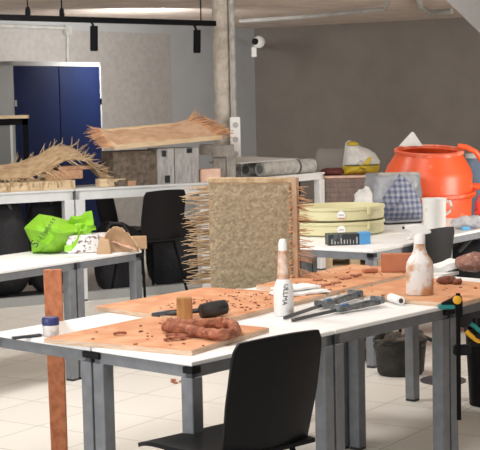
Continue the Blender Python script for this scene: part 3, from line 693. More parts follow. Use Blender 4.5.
# clay scraps on far board
for x, y, l_, lab in ((322, 285.5, .10, 'long flat clay strip lying at the front of the far board'), (345, 279, .07, 'clay scrap in the middle of the far board'), (356, 275.5, .06, 'clay scrap nearest the terracotta block on the far board'), (336, 283, .05, 'short clay scrap beside the long strip on the far board'), (318, 280.5, .05, 'clay scrap at the left of the far board')):
    mb = MB(); mm = rz(P(x, y, BT + .001), random.uniform(10, 40)); mb.grid(lambda p, q_: mm @ Vector(((p - .5) * l_, (q_ - .5) * .025, .007 + .006 * noise.noise(Vector((p * 7, q_ * 5, x))))), 10, 4, thick=.006)
    tag(mb.build('clay_scrap', 'clay_light', None, True, 50), lab, 'clay scrap', 'clay scraps on the far board')

# wood block and mallet
q = P(185, 322.5, BT); zt_ = Q(185, 298, q.y).z
t = tag(MB().box((-.033, 0, .001), (.033, .045, zt_ - BT), rz(q, 4)).bevel(.004, 1).build('wood_block', 'ochre', None, True), 'upright ochre wooden block standing in front of the mallet handle', 'block')
ha, hb = P(152, 317, TZ + .02), P(201, 314, TZ + .045); t = thing('rubber_mallet', 'black rubber mallet with dark handle lying behind the wood block', 'mallet', Vector((ha.x, ha.y, TZ)))
ha = P(152, 317.5, TZ + .016) + Vector((0, .06, 0)); ha.z = TZ + .016
hc = P(213.5, 314.5, TZ + .037); hc = hc + Vector((0, .035, 0)); hc.z = BT + .034
hdv = (hc - ha).normalized()
MB().tube([ha, ha + hdv * .03, ha + hdv * .12, ha + hdv * .125, hc], [.013, .0165, .0155, .011, .010], 14).build('handle', 'rubber', t, True, 50)
hx = Vector((.92, .38, .10)).normalized(); 
MB().tube([hc + hx * k for k in (-.062, -.056, -.02, 0, .02, .056, .062)], [.024, .031, .034, .034, .034, .031, .024], 22).build('head', 'rubber', t, True, 40)

# jar and phone
q = P(51, 336, TZ); t = thing('glue_jar', 'small jar with navy blue lid and pale contents at the left table', 'jar', rz(q, 0))
MB().lathe([(.030, .001), (.034, .006), (.034, .050), (.030, .056)], 28, sx=1.0, sy=.8).build('body', 'jar', t, smooth=40)
MB().lathe([(.0345, .046), (.036, .05), (.036, .072), (.031, .079), (.015, .080)], 28, sx=1.0, sy=.8).build('lid', 'navy', t, smooth=40)
q = P(27, 338, TZ); tag(MB().box((-.065, -.014, .001), (.065, .014, .012), rz(q, 32)).bevel(.004, 2).build('flat_bar', 'phone', None, True), 'slim dark grey bar lying on the white table left of the jar', 'tool')

# stained squeeze bottle without sprayer
q = P(284, 306.5, TZ) ; q = P(284, 317 - 1.5, TZ); s_ = q.y / FPX
t = thing('squeeze_bottle', 'white bottle with tall clay-stained neck and black writing on the table', 'bottle', rz(q, 20))
R_ = 10.2 * s_; zz = lambda y: (308.5 + 5 - y) * s_
MB().lathe([(R_ * .95, .001), (R_, .006), (R_, zz(290)), (R_ * .97, zz(285)), (R_ * .80, zz(280)), (R_ * .64, zz(276))], 28).build('body', mat('faintly_stained_white', (.76, .75, .74), .4, (.60, .40, .27), 12, lo=.56, hi=.72), t, smooth=40)
MB().lathe([(R_ * .65, zz(276.5)), (R_ * .56, zz(268)), (R_ * .52, zz(258)), (R_ * .45, zz(250)), (R_ * .42, zz(246))], 20).build('neck', 'stained_neck', t, smooth=40)
MB().lathe([(R_ * .43, zz(247.5)), (R_ * .43, zz(240)), (R_ * .32, zz(236.5)), (R_ * .15, zz(235.5))], 20).build('cap', 'white', t, smooth=40)
tdn = frame(q + Vector((.0, 0, 0)), (1, 0, 0), (0, 0, 1), (0, -1, 0))
def wrapb(c_):
    # local text x runs downward along the bottle, y around it
    th = c_.y / R_; return Vector((math.sin(th + .12 - c_.x * 2.2) * (R_ + .0012), -c_.x * 1.0 + zz(291), math.cos(th + .12 - c_.x * 2.2) * (R_ + .0012) + c_.z))
text('lettering', 'ULLMA', .030, 'ink', tdn, t, wrapb)

# folded papers behind the bottle
q = P(300, 300, TZ); zb = BT
for k, (x, y, lab) in enumerate(((300, 293.5, 'flat stack of white papers behind the squeeze bottle, bottom sheet'), (296, 292, 'crumpled white paper on top of the paper stack'))):
    mm = rz(P(x, y, zb), 28 + 12 * k); tag(MB().grid(lambda p, q_: mm @ Vector(((p - .5) * (.26 - .05 * k), (q_ - .5) * .13, .012 + .016 * k + .008 * noise.noise(Vector((p * 4, q_ * 5, k * 3))))), 16, 8, thick=.010).build('paper_sheet', 'paper', None, True, 50), lab, 'paper', 'papers on the table')

# bar clamps
def clamp(x0, y0, x1, y1, label):
    a_ = P(x0, y0, TZ + .008); b_ = P(x1, y1, TZ + .03); a_.z = TZ + .008; b_.z = TZ + .026; d = (b_ - a_).normalized(); n = Vector((-d.y, d.x, 0)).normalized(); L = (b_ - a_).length
    t = thing('bar_clamp', label, 'clamp', Vector((a_.x, a_.y, TZ)), 'grey bar clamps on the table'); fm = frame(a_, d, n)
    MB().box((0, -.0045, -.006), (L * .97, .0045, .008), fm).build('bar', 'barsteel', t, True)
    MB().prism([(L * .50, -.016), (L * .58, -.022), (L * .70, -.018), (L * .86, -.013), (L * .99, -.019), (L * 1.01, -.004), (L * .9, .008), (L * .68, .013), (L * .55, .020), (L * .49, .009)], -.010, .013, fm).bevel(.004).build('body', 'toolgrey', t, True, 40)
    MB().prism([(L * .64, -.026), (L * .94, -.036), (L * .96, -.028), (L * .66, -.017)], -.010, .010, fm).bevel(.003).build('trigger', 'toolgrey', t, True, 40)
    MB().box((L * .53, -.010, .012), (L * .62, .010, .021), fm).bevel(.003).build('release_lever', 'toolblue', t, True)
    MB().box((L * .48, -.030, -.006), (L * .51, .036, .022), fm).bevel(.004).build('jaw', 'toolgrey', t, True, 40)
    MB().box((L * .93, -.046, -.006), (L * .97, .028, .024), fm).bevel(.004).build('jaw', 'toolgrey', t, True, 40)
    MB().box((L * .72, -.012, .012), (L * .84, .008, .018), fm).bevel(.002).build('grip_plate', 'socket', t, True)
clamp(284, 318, 357, 293, 'grey and blue bar clamp lying on the white table, the rear one')
clamp(292, 320.5, 380, 299.5, 'grey bar clamp lying on the white table, the front one')
# paper roll
q0 = P(391, 302, TZ); q1 = P(411, 309, TZ); q0.z = q1.z = TZ + .021
q1 = q0 + (q1 - q0).normalized() * .12
t = thing('paper_roll', 'small white roll with a hollow end beside the bar clamps', 'roll', Vector((q0.x, q0.y, TZ)))
d = (q1 - q0).normalized(); mb = MB(); mb.tube([q0, q1], .02, 20); mb.build('paper', 'paper', t, True, 40)
MB().tube([q1 - d * .002, q1 + d * .001], .011, 16).build('core', 'bark', t, True)
mm = rz(P(378, 301.5, TZ), 20); tag(MB().grid(lambda p, q_: mm @ Vector(((p - .5) * .13, (q_ - .5) * .07, .012 + .016 * abs(noise.noise(Vector((p * 6, q_ * 5, 1)))))), 14, 10, thick=.004).build('plastic_scrap', 'bagfilm', None, True, 50), 'crumpled clear plastic scrap between clamps and paper roll', 'plastic')

# large spray bottle
q = P(420, 294.5, BT); s_ = q.y / FPX; zz = lambda y: (297.5 - y) * s_ + .001
t = thing('spray_bottle', 'white trigger spray bottle smeared with orange clay on the right board', 'spray bottle', rz(q, 0))
R_ = 13.9 * s_
MB().lathe([(R_ * .95, .001), (R_, .006), (R_, zz(270)), (R_ * .95, zz(265)), (R_ * .80, zz(261)), (R_ * .58, zz(257)), (R_ * .44, zz(252)), (R_ * .40, zz(244))], 28, sx=1, sy=.75).build('body', 'stained', t, smooth=40)
MB().lathe([(R_ * .42, zz(246)), (R_ * .42, zz(238)), (R_ * .36, zz(236))], 20).build('collar', 'white', t, smooth=40)
hp = [(-15, 229.5), (-12.5, 227.5), (0, 226), (6, 229), (12, 233.5), (12, 235.5), (4, 237), (-6, 236.5), (-8, 233), (-14, 232)]
MB().prism([(x * s_, zz(y)) for x, y in hp], -.014, .014, frame((0, 0, 0), (1, 0, 0), (0, 0, 1), (0, -1, 0))).bevel(.004).build('spray_head', 'white', t, smooth=40)
MB().tube([(-7 * s_, 0, zz(235)), (-9 * s_, 0, zz(239)), (-12.5 * s_, 0, zz(242.5))], .004, 8).build('trigger', 'stained', t, smooth=40)
MB().tube([(-15 * s_, 0, zz(229.8)), (-17 * s_, 0, zz(229.8))], .006, 10).build('nozzle', 'blackplastic', t, smooth=40)

# terracotta block, clay bag, cloth, dark lump
q = P(381, 272.5, BT); tag(MB().box((0, 0, .001), (.19, .05, .098), rz(q, -6)).bevel(.003, 1).build('terracotta_block', 'terracotta', None, True), 'flat terracotta slab standing upright at the back of the far board', 'block')
q = P(372, 272.5, BT); tag(MB().box((-.05, -.015, .001), (.03, .02, .022), rz(q, 20)).bevel(.004, 1).build('terracotta_lump', 'terracotta', None, True), 'small terracotta lump left of the upright terracotta slab', 'clay')
q = P(479, 271.5, TZ); t = thing('bagged_clay', 'lump of clay wrapped in shiny clear plastic at the right edge', 'clay bag', rz(q, 15))
MB().blob((.125, .09, .052), 2.4, .02, 14, 3, Matrix.Translation((0, 0, .051)), 40, -.050).build('lump', 'bagclay', t, smooth=80)
mm = rz(P(434, 271, TZ), 10); tag(MB().grid(lambda p, q_: mm @ Vector(((p - .5) * .30, (q_ - .5) * .14, .04 + .012 * math.sin(p * 9) + .012 * noise.noise(Vector((p * 5, q_ * 4, 2))))), 20, 8, thick=.036).build('folded_cloth', 'paper', None, True, 50), 'folded white cloth on the table between spray bottle and bagged clay', 'cloth')
q = P(447, 283.5, BT); tag(MB().blob((.055, .03, .022), 2, .016, 30, 5, rz(q + Vector((0, 0, .018)), 15), 20, -.017).blob((.03, .02, .014), 2, .01, 30, 6, rz(q + Vector((.05, -.03, .012)), 40), 14, -.011).build('clay_lump', 'darkclay', None, True, 60), 'dark lump of torn clay right of the large spray bottle', 'clay')

# quick clamp gripping the board corner
q = P(455, 301, BT); t = thing('quick_clamp', 'black clamp with yellow knob and teal pad gripping the right board corner', 'clamp', Vector((q.x, q.y, TZ)))
bx = Q(458.5, 330, 6.0); ex = Vector((1, .15, 0)).normalized()
top = Q(458, 291, 6.02); btm = Q(457, 420, 6.02)
fm = frame((top.x, top.y, 0), (1, 0, 0), (0, 1, 0))
MB().box((-.009, -.006, btm.z), (.009, .006, top.z - .01), fm).build('bar', 'blackmetal', t, True)
sx = 6.05 / FPX
MB().prism([(-17 * sx, BT + .016), (-16 * sx, BT + .026), (-6 * sx, BT + .045), (-2 * sx, BT + .058), (4 * sx, BT + .056), (5 * sx, BT + .03), (5 * sx, TZ - .02), (-2 * sx, TZ - .02), (-2 * sx, BT + .016)], -.014, .014, frame((top.x, 6.04, 0), (1, 0, 0), (0, 0, 1), (0, -1, 0))).bevel(.004).build('jaw', 'blackplastic', t, True)
MB().lathe([(.016, .012), (.019, .016), (.019, .026), (.012, .030)], 18, frame((top.x - .004, 6.04, BT + .040), (1, 0, 0), (0, 0, 1), (0, -1, 0))).build('knob', 'toolyellow', t, True, 40)
MB().box((top.x - .085, 6.005, BT + .0005), (top.x - .014, 6.065, BT + .018)).bevel(.005).build('pad', 'toolteal', t, True)
MB().box((top.x - .02, 6.02, .555), (top.x + .06, 6.06, .60)).bevel(.006).build('lower_jaw', 'blackplastic', t, True)

# plaster panel with reeds
pa = -18
R0_ = Q(293, 182, 7.22); L0_ = Q(209, 180, 7.36)
wx = (Vector((R0_.x, R0_.y, 0)) - Vector((L0_.x, L0_.y, 0))); PW = wx.length; wx.normalize(); wy = Vector((-wx.y, wx.x, 0))
zt_ = Q(250, 177.5, 7.3).z; zb_ = .70
pm = frame((L0_.x, L0_.y, 0), wx, wy)
t = thing('plaster_panel', 'upright clay-plaster panel with pale wooden edge and reeds sticking out both sides', 'panel', pm)
def pf(a_, b_):
    e = min(a_, 1 - a_, b_, 1 - b_); return Vector((.004 + a_ * (PW - .008), -.012 - .010 * min(1, e * 8) - .004 * noise.noise(Vector((a_ * 14, b_ * 14, 1))), zb_ + b_ * (zt_ - zb_ - .028)))
MB().grid(pf, 60, 60).build('plaster', 'plaster', t, smooth=80)
MB().box((0, -.012, zb_), (PW, .03, zt_ - .02)).build('core', 'straw', t)
MB().box((-.004, -.016, zt_ - .026), (PW + .004, .036, zt_)).bevel(.003, 1).build('top_batten', 'straw_light', t)
MB().box((PW - .004, -.018, zb_), (PW + .022, .036, zt_ - .002)).bevel(.003, 1).build('side_batten', 'redwood2', t) if 'redwood2' in M else MB().box((PW - .004, -.018, zb_), (PW + .022, .036, zt_ - .002)).bevel(.003, 1).build('side_batten', mat('side_batten_wood', (.42, .27, .17), .8, (.52, .37, .25), 10), t)
mb = MB(); reeds(mb, [Vector((.01, random.uniform(-.005, .03), zb_ + .02 + random.random() * (zt_ - zb_ - .06))) for _ in range(150)], lambda p: Vector((-1, -.05, -.06)), .155, .0028, .10)
mb2 = MB(); reeds(mb2, [Vector((PW + .01, random.uniform(-.01, .03), zb_ + .02 + random.random() * (zt_ - zb_ - .06))) for _ in range(75)], lambda p: Vector((1, -.1, -.08)), .10, .0024, .16)
reeds(mb2, [Vector((PW - .02, -.02, zb_ + .02 + random.random() * (zt_ - zb_ - .06))) for _ in range(60)], lambda p: Vector((1, -.7, .5)), .04, .0028, .35)
o = mb.build('reed_fringe', 'straw', t); o['kind'] = 'stuff'; o = mb2.build('reed_fringe', 'straw_red', t); o['kind'] = 'stuff'
MB().box((PW * .55, -.03, 0), (PW * .95, .10, .02)).box((PW * .7, .0, .02), (PW * .8, .04, zb_)).build('stand', 'wood', t)

# red-brown plank
pe = W(55, 322, N + nv * 1.155, nu); pe.z = TZ
pf_ = 6.5; pt_ = Q(53.5, 267, pe.y - .02); hw_ = 8.8 * pe.y / FPX
pk = Vector((Q(59, 448, pf_).x, pf_, .002)); ptz = pt_.z; dl_ = (pe.y + .012 - pf_) / TZ
ptop = Vector((Q(55.8, 267, pe.y).x, pf_ + dl_ * ptz, ptz))
def pq(c_): return [c_ + Vector((-hw_, 0, 0)), c_ + Vector((hw_, 0, 0)), c_ + Vector((hw_, .035, 0)), c_ + Vector((-hw_, .035, 0))]
tag(MB().hexa(pq(pk), pq(ptop)).bevel(.003, 1).build('wood_plank', 'redplank', None, True), 'red-brown streaked plank standing upright against the back of the near white table', 'plank')

# ================================================================== RIGHT WHITE TABLE AND ITS LOAD
wc = P(373, 250.5, TZ); wu_ = ang(54); wv_ = ang(144)
table('work_table', wc, wu_, wv_, 1.0, 1.16, TZ, 'white table under the pale green tubs and blue box', 'table', 'white work tables', joints=((0, 0),))
wc2 = wc + wu_ * 1.004
table('work_table', wc2, wu_, wv_, 1.2, 1.16, TZ, 'white table at the right edge in front of the orange mixer', 'table', 'white work tables')
# tubs
q = P(338, 233.5, TZ); s_ = q.y / FPX; R_ = 48 * s_
M['sticker'] = M['white']
tz = TZ + .001
for k, lab in enumerate(('lower of the two stacked pale yellow-green tubs on the white table', 'upper of the two stacked pale yellow-green tubs, with round sticker')):
    t = thing('plastic_tub', lab, 'tub', rz(Vector((q.x, q.y, tz)), 12), 'stacked pale tubs'); h = .098
    MB().lathe([(0.01, .0), (R_ * .90, 0), (R_ * .97, .012), (R_ * .98, h * .55), (R_ * .965, h * .72), (R_, h * .80), (R_, h * .99), (R_ * .965, h), (R_ * .94, h * .8), (R_ * .92, .02), (.01, .014)], 56, sx=1, sy=.8).build('shell', 'tub', t, smooth=35)
    th = math.radians(-62); px, py = R_ * math.cos(th), R_ * .8 * math.sin(th)
    MB().box((-.016, -.012, h * .45), (.016, .012, h * 1.0), rz(Vector((px, py, 0)), 28)).bevel(.005).build('clip', 'tub', t)
    th = math.radians(-99); nrm = Vector((math.cos(th) / 1, math.sin(th) / .8, 0)).normalized(); pc = Vector((R_ * .99 * math.cos(th), R_ * .8 * .99 * math.sin(th), h * .5)) + nrm * .004
    st = MB().lathe([(.029, 0), (.029, .002)], 20, frame(pc, (-nrm.y, nrm.x, 0), (0, 0, 1))).build('sticker', 'white', t)
    MB().prism([(-.022, -.017), (.022, -.017), (.014, -.024), (-.014, -.024)], .0025, .004, frame(pc, (-nrm.y, nrm.x, 0), (0, 0, 1))).build('red_stripe', 'sticker_red', st)
    MB().box((-.018, -.004, .0025), (.018, .006, .004), frame(pc, (-nrm.y, nrm.x, 0), (0, 0, 1))).build('print', 'socket', st)
    tz += .1
# blue/black box
q = P(328.5, 246, TZ); t = thing('printed_box', 'small black printed box with bright blue end in front of the tubs', 'box', rz(q, 8))
s_ = q.y / FPX; 
MB().box((0, 0, .001), (32 * s_, .11, 11.5 * s_)).bevel(.002, 1).build('carton', 'boxblack', t)
MB().hexa([(32 * s_, -.0, .001), (44.5 * s_, .03, .001), (44.5 * s_, .115, .001), (32 * s_, .11, .001)], [(32 * s_, -.0, 11.6 * s_), (44.5 * s_, .03, 12 * s_), (44.5 * s_, .115, 12 * s_), (32 * s_, .11, 11.6 * s_)]).build('blue_end', 'boxblue', t)
mb = MB()
for k in range(9): 
    x = (3 + k * 3.2) * s_; hh = random.uniform(.25, .8); mb.box((x, -.0012, (1.6) * s_), (x + random.uniform(.6, 1.4) * s_, -.0002, (1.6 + 8 * hh) * s_))
mb.build('print', 'socket', t)
# white jug
q = P(434.5, 234.5, TZ); s_ = q.y / FPX; zz = lambda y: (236 - y) * s_
t = thing('measuring_jug', 'white stained plastic jug with handle on the white table before the mixer', 'jug', rz(q, 0))
R_ = 12 * s_
MB().lathe([(.01, .001), (R_ * .86, .001), (R_ * .9, .006), (R_, zz(201)), (R_ * 1.06, zz(200)), (R_ * 1.06, zz(199.4)), (R_ * .96, zz(200)), (R_ * .84, .012), (.01, .01)], 28).build('body', 'jugm', t, smooth=40) if 'jugm' in M else MB().lathe([(.01, .001), (R_ * .86, .001), (R_ * .9, .006), (R_, zz(201)), (R_ * 1.06, zz(200)), (R_ * 1.06, zz(199.4)), (R_ * .96, zz(200)), (R_ * .84, .012), (.01, .01)], 28).build('body', mat('jug_white', (.78, .77, .74), .4, (.60, .50, .36), 11, lo=.58, hi=.72), t, smooth=40)
MB().tube([(R_ * .97, 0, zz(203)), (R_ * 1.3, 0, zz(202.5)), (R_ * 1.42, 0, zz(207)), (R_ * 1.3, 0, zz(213)), (R_ * .93, 0, zz(216))], .009, 10).build('handle', 'white', t, smooth=50)
# grey sheet-wrapped crate, plaid cushion, dark base
q = P(403, 224, TZ); qd = q.y
t = thing('dark_crate', 'low dark crate on the white table under the plaid cushion', 'crate', rz(q, 20))
MB().box((-.15, -.02, .001), (.16, .25, .022)).bevel(.01).build('body', 'rubble', t)
MB().box((-.155, -.025, .015), (.165, .255, .027)).bevel(.006).build('rim', 'greyfilm', t)
t = thing('plaid_cushion', 'blue and white plaid cushion leaning on the grey wrapped crate', 'cushion', frame(Vector((q.x, q.y + .03, TZ + .028)), (1, .15, 0), (-.15, 1, 0)))
s_ = (qd + .03) / FPX * 1.06
tri = [(-25, 0), (-27, 8), (-21, 15), (-10, 30), (1, 43), (8, 38), (16, 25), (22, 12), (22, 2), (18, 0)]
def cush(a_, b_):
    n = len(tri); f = a_ * n; i = int(f) % n; f -= int(f); x = tri[i][0] * (1 - f) + tri[(i + 1) % n][0] * f; z = tri[i][1] * (1 - f) + tri[(i + 1) % n][1] * f
    cx, cz = -2, 16; k = math.sin(b_ * math.pi); sgn = -1 if b_ < .5 else 1
    return Vector(((cx + (x - cx) * k) * s_, .035 + sgn * .055 * (1 - k ** 2.2) * (1 + .3 * noise.noise(Vector((a_ * 6, b_ * 4, 0)))) + .06 * (z / 43), (cz + (z - cz) * k) * s_ + .0015))
MB().grid(cush, 40, 20).build('cover', 'plaid', t, smooth=80)
q2 = Q(396, 200, qd + .36); t = thing('wrapped_crate', 'grey plastic wrapped crate behind the plaid cushion', 'crate', rz(Vector((q2.x, q2.y, TZ)), 12))
h = Q(396, 174, qd + .36).z - TZ; s_ = (qd + .3) / FPX
mb = MB(); mb.grid(lambda a_, b_: Vector((((a_ - .5) * (56 - 9 * b_) + (0 if b_ < .5 else 2)) * s_, -.02 * noise.noise(Vector((a_ * 7, b_ * 6, 0))), .001 + b_ * h)), 16, 14)
mb.hexa([(-27 * s_, .002, .001), (27 * s_, .002, .001), (27 * s_, .26, .001), (-27 * s_, .26, .001)], [(-21 * s_, .002, h), (25 * s_, .002, h), (25 * s_, .25, h), (-21 * s_, .25, h)])
mb.build('film_cover', 'greyfilm', t, smooth=50)
MB().box((-20 * s_, -.02, h - .01), (24 * s_, .0, h + .012)).bevel(.006).build('rim', 'concrete', t)
q = Q(363, 215, 10.15); h = Q(363, 190.5, 10.15).z - TZ
t = tag(MB().blob((.075, .07, h / 2), 2.6, .045, 14, 2, Matrix.Translation((q.x, q.y, TZ + h / 2 + .001)), 28, -h / 2).build('white_bag', 'sackwhite', None, True, 70), 'small white bag standing behind the tubs beside the wrapped crate', 'bag')
# crumpled clear bags at right edge
q = P(467, 229, TZ); t = thing('plastic_bag', 'crumpled clear plastic bag with blue print beside the jug', 'bag', rz(q, 10))
MB().blob((.13, .07, .045), 2, .03, 18, 3, Matrix.Translation((0, 0, .044)), 36, -.043).build('film', 'bagfilm', t, smooth=60)
MB().box((-.09, -.085, .001), (-.02, -.06, .025), rz(Vector(), 12)).bevel(.006).build('blue_label', 'skyblue', t)
q = P(430, 238.5, TZ); tag(MB().box((-.16, -.03, .001), (-.05, .01, .018), rz(q, 10)).bevel(.006).build('white_tray', 'white', None, True), 'small white tray on the table at the foot of the jug', 'tray')

# ================================================================== MIXER
DY = 11.4; s_ = DY / FPX; mx = Q(428, 180, DY)
mz = lambda y: Q(428, y + 5, DY).z
tilt = Matrix.Translation((mx.x, DY, mz(185))) @ Matrix.Rotation(math.radians(1.2), 4, 'Y') @ Matrix.Rotation(math.radians(6), 4, 'X')
t = thing('cement_mixer', 'large orange cement mixer drum with gear ring behind the white table', 'cement mixer', Vector((mx.x, DY, 0)))
z_ = lambda y: (185 - y) * s_
MB().lathe([(.06, z_(226)), (30 * s_, z_(225)), (40 * s_, z_(220)), (43.5 * s_, z_(212)), (44 * s_, z_(187)), (43.5 * s_, z_(168)), (41.5 * s_, z_(162)), (33.5 * s_, z_(149)), (33 * s_, z_(146)), (30 * s_, z_(147)), (39 * s_, z_(163)), (41 * s_, z_(185)), (38 * s_, z_(215)), (.06, z_(221))], 56, tilt).build('drum', 'orange', t, True, 30)
MB().lathe([(32.5 * s_, z_(148)), (34.5 * s_, z_(147.5)), (35 * s_, z_(144.5)), (33 * s_, z_(143.5)), (31.5 * s_, z_(144.5)), (31.5 * s_, z_(148))], 48, tilt, close=False).build('rim', 'orangeworn', t, True, 30)
mb = MB(); mb.lathe([(43 * s_, z_(186.5)), (47.5 * s_, z_(186.5)), (47.5 * s_, z_(183.5)), (43 * s_, z_(183.5))], 64, tilt, close=False)
for k in range(110):
    th = 2 * math.pi * k / 110; mb.box((46 * s_, -.005, z_(188.5)), (47.8 * s_, .005, z_(186)), tilt @ Matrix.Rotation(th, 4, 'Z'))
mb.build('gear_ring', 'orange', t, True)
mb = MB(); pth = [Q(458, 146, DY - .1), Q(466, 147, DY - .12), Q(476, 152, DY - .12), Q(483, 163, DY - .1), Q(486, 180, DY), Q(487, 215, DY)]
mb.tube(pth, .022, 12); mb.tube([Q(470, 186, DY), Q(488, 187, DY)], .028, 12); mb.build('yoke', 'orange', t, True, 40)
x0 = mx.x
mb = MB()
for sx_ in (-1, 1):
    for sy_ in (-1, 1): mb.tube([(x0 + sx_ * .12, DY, mz(226)), (x0 + sx_ * .35, DY + sy_ * .3, .02)], .022, 10)
mb.box((x0 - .18, DY - .1, mz(226) - .04), (x0 + .18, DY + .1, mz(226) + .01)); mb.build('stand', 'orange', t, True, 40)
a_ = Q(408, 150, DY + .1)
tag(MB().hexa([Q(399, 146, DY), Q(423, 146, DY), Q(423, 146, DY) + Vector((0, .015, 0)), Q(399, 146, DY) + Vector((0, .015, 0))], [Q(411.5, 132, DY + .05), Q(413.5, 132, DY + .05), Q(413.5, 132, DY + .065), Q(411.5, 132, DY + .065)]).build('paper_sack', 'pipe', None, True), 'pale paper corner poking out of the orange mixer drum', 'paper')
# things right of mixer
q = Q(479, 200, 12.4); t = thing('plastic_drum', 'blue-grey plastic drum behind the orange mixer at the right edge', 'drum', rz(Vector((q.x, q.y, 0)), 0))
h = Q(479, 154, 12.4).z; MB().lathe([(.13, 0), (.14, .03), (.14, h * .5), (.145, h * .52), (.14, h * .54), (.14, h - .08), (.11, h - .03)], 28).build('body', 'bluegrey', t, smooth=40); MB().lathe([(.115, h - .035), (.12, h - .03), (.12, h), (.1, h + .005)], 28).build('lid', 'pipe', t, smooth=40)
tag(MB().tube([Q(482, 196, 10.4), Q(478, 204, 10.4), Q(477, 212, 10.35), Q(484, 218, 10.35)], .025, 10).build('red_hose', 'red', None, True, 50), 'short red hose beside the mixer at the right edge', 'hose')

# ================================================================== BRICK PALLET, SACK
a_ = Q(322, 177, 13.75); b_ = Q(386, 177, 13.75); zt_ = Q(350, 176.5, 13.75).z; Lb = b_.x - a_.x
t = thing('brick_stack', 'stack of reddish brown bricks wrapped in clear film behind the tubs', 'brick stack', Vector((a_.x, 13.75, 0)))
mb = MB(); nr = 16; bh = (zt_ - .14) / nr
for r in range(nr):
    for k in range(8):
        off = 0
        mb.box((k * Lb / 8 + off + .003, 0, .13 + r * bh + .003), ((k + 1) * Lb / 8 + off - .003, .5, .13 + (r + 1) * bh - .003))
mb.build('bricks', mat('brick', (.20, .115, .08), .9, (.13, .07, .05), 15), t)
MB().box((.005, .008, .132), (Lb - .005, .49, zt_ - .02)).build('brick_core', mat('brick_gap', (.06, .04, .035), .9), t)
MB().box((0, 0, 0), (Lb, .5, .025)).box((0, 0, .1), (Lb, .5, .128)).box((0, 0, .025), (.09, .5, .1)).box((Lb - .09, 0, .025), (Lb, .5, .1)).box((Lb / 2 - .05, 0, .025), (Lb / 2 + .05, .5, .1)).build('pallet', 'wood', t)
MB().box((-.01, -.01, zt_ - .012), (Lb + .01, .51, zt_ + .008)).build('card_top', 'pinkwood', t)
MB().grid(lambda p, q_: Vector((p * Lb, -.02 - .015 * noise.noise(Vector((p * 6, q_ * 5, 0))), .13 + q_ * (zt_ - .15))), 20, 14).build('film', 'film', t, smooth=60)
zt_ += .009
q = Q(362, 176, 13.85); s_ = 13.85 / FPX
t = thing('cement_sack', 'yellow and white paper sack slumped on top of the brick stack', 'sack', rz(Vector((q.x, 13.93, zt_)), 0))
so = [(-18, 0), (-19, 8), (-17, 22), (-15.5, 32), (-12, 34.5), (-5, 32), (0, 28), (8, 25), (14, 21), (19, 13), (18, 4), (15, 0)]
def sackf(lo_, hi_, cx, cz, dscale):
    def fn(a_, b_):
        n = len(so); f = a_ * n; i = int(f) % n; f -= int(f); x = so[i][0] * (1 - f) + so[(i + 1) % n][0] * f; z = so[i][1] * (1 - f) + so[(i + 1) % n][1] * f
        k = math.sin(b_ * math.pi); sg = -1 if b_ < .5 else 1
        zz_ = max(lo_, min(hi_, cz + (z - cz) * k)); 
        return Vector(((cx + (x - cx) * k) * s_, sg * dscale * (1 - k ** 2.5) * (1 + .25 * noise.noise(Vector((a_ * 7, b_ * 5, 1)))), zz_ * s_ + .001))
    return fn
MB().grid(sackf(9.5, 60, -2, 14, .12), 48, 20).build('upper_sack', 'sackwhite', t, smooth=80)
MB().grid(sackf(0, 10, -2, 7, .128), 48, 20).build('lower_band', 'yellow', t, smooth=80)
MB().box((-17.5 * s_, -.128, 9.3 * s_), (16.5 * s_, -.118, 10.3 * s_)).build('black_line', 'ink', t)
MB().blob((6 * s_, .05, 2.2 * s_), 2, .01, 20, 1, Matrix.Translation((-9 * s_, -.05, 31 * s_))).build('yellow_patch', 'yellow', t, smooth=60)
MB().prism([(0, 10), (7, 10), (10, 18), (6, 17)], .1, .125, frame((0, 0, 0), (s_, 0, 0), (0, 0, s_), (0, -1, 0)) @ Matrix.Diagonal((s_, s_, 1, 1))).build('yellow_patch', 'yellow', t)
text('lettering', '25', .045, 'ink', frame(Vector((q.x, 13.93, zt_)) + Vector((1 * s_, -.134, 5 * s_)), (1, 0, 0), (0, 0, 1), (0, -1, 0)), t)
q = Q(330, 175, 13.95); tag(MB().blob((.11, .12, .035), 3, .012, 14, 3, Matrix.Translation((q.x + .02, q.y, zt_ + .034)), 24, -.033).build('maroon_bag', 'maroon', None, True, 60), 'flat maroon bag lying on the left of the brick stack', 'bag')
q = Q(334, 170, 14.10); t = tag(MB().blob((.20, .10, .13), 2, .05, 8, 4, Matrix.Translation((q.x, q.y + .1, zt_ + .128)), 36, -.126).build('plastic_sheet', 'film', None, True, 60), 'hazy heap of clear plastic film left of the yellow sack', 'plastic')

# ================================================================== UNDER THE TABLES
q = P(403, 378, 0); t = thing('debris_crate', 'dark crate full of debris on the floor below the right tables', 'crate', rz(q + Vector((0, .12, 0)), 5))
MB().lathe([(.01, .001), (.15, .001), (.165, .02), (.185, .2), (.195, .205), (.195, .22), (.18, .22), (.16, .05), (.01, .04)], 32, sx=.86, sy=.7).build('tub', 'rubble', t, smooth=40)
mb = MB()
for k in range(26): mb.blob((random.uniform(.02, .05), random.uniform(.02, .05), random.uniform(.015, .04)), 2.4, .01, 20, k, Matrix.Translation((random.uniform(-.13, .13), random.uniform(-.08, .08), random.uniform(.17, .25))), 10)
o = mb.build('debris', 'debris', t, smooth=60); o['kind'] = 'stuff'
mb = MB(); pth = [(-.16 , -.13, .2), (-.12, -.14, .235), (0, -.14, .24), (.1, -.13, .26), (.17, -.10, .22)]; mb.tube(pth, .012, 8).build('handle', 'debris', t, smooth=40)
q = P(352, 384, 0); bag(352, 360, 8.9, (.16, .14, .14), 'dark rubble bag on the floor behind the table leg', 6, 0, 'debris', 'rubble_bag')
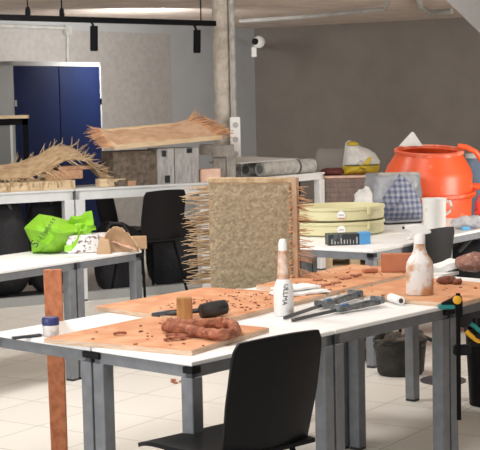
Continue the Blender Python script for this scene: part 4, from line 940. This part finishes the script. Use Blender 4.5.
bag(308, 360, 9.2, (.07, .1, .15), 'brown rubble bag on the floor right of the foreground chair', 8, 0, 'debris', 'rubble_bag')
bag(478, 250, 9.95, (.30, .16, .33), 'large black bag added to darken the space below the white table at the right edge', 9)  # added shape, makes the gap under the table black and hides the drum
# black bin with hand tools
q = P(489, 404, 0); t = thing('waste_bin', 'black bin on the floor at the right edge behind the clamp', 'bin', rz(q, 0))
hb_ = .40; MB().lathe([(.01, .001), (.105, .001), (.125, hb_), (.132, hb_), (.132, hb_ + .02), (.12, hb_ + .02), (.1, .012), (.01, .012)], 32).build('body', 'blackplastic', t, smooth=40)
MB().tube([(-.125, 0, hb_), (-.10, -.06, hb_ - .08), (0, -.13, hb_ - .12), (.1, -.06, hb_ - .08), (.125, 0, hb_)], .006, 8).build('handle', 'phone', t, smooth=40)
for k, (x, y, m_, lab) in enumerate(((474, 338, 'toolyellow', 'yellow-handled clamp hanging under the right table edge'), (479, 330, 'toolteal', 'teal-handled clamp hanging under the right table edge'))):
    q = Q(x, y, 6.28); t = thing('hand_clamp', lab, 'clamp', q, 'clamps under the right table edge')
    d = Vector((.035, 0, -.03)); MB().tube([q - d, q + d], .012, 10).build('grip', m_, t, True, 40)
    MB().box((-.006, -.006, 0), (.006, .006, TZ - .064 - q.z + (0)), Matrix.Translation(q)).build('bar', 'blackmetal', t, True)
    MB().box((-.02, -.012, -.04), (.05, .012, -.018), Matrix.Translation(q)).bevel(.004).build('jaw', 'blackplastic', t, True)
q = P(443, 381, 0); t = thing('round_base', 'dark round disc base on the floor beyond the right table legs', 'base', rz(q, 0))
MB().lathe([(.01, .001), (.135, .001), (.135, .008), (.10, .018), (.02, .022)], 36).build('plate', 'phone', t, smooth=40)
MB().tube([(0, 0, .02), (0, 0, .45)], .014, 12).build('post', 'blackmetal', t, smooth=40)
# clay crumbs on the floor
mb = MB()
for _ in range(5):
    p = P(random.uniform(170, 186), random.uniform(380, 384), 0); mb.blob((.016, .01, .006), 2, .002, 60, 1, Matrix.Translation((p.x, p.y, .006)), 8)
o = mb.build('floor_crumbs', 'clay', None, True); o['kind'] = 'stuff'; tag(o, 'few clay crumbs fallen on the tiled floor under the table', 'crumbs')
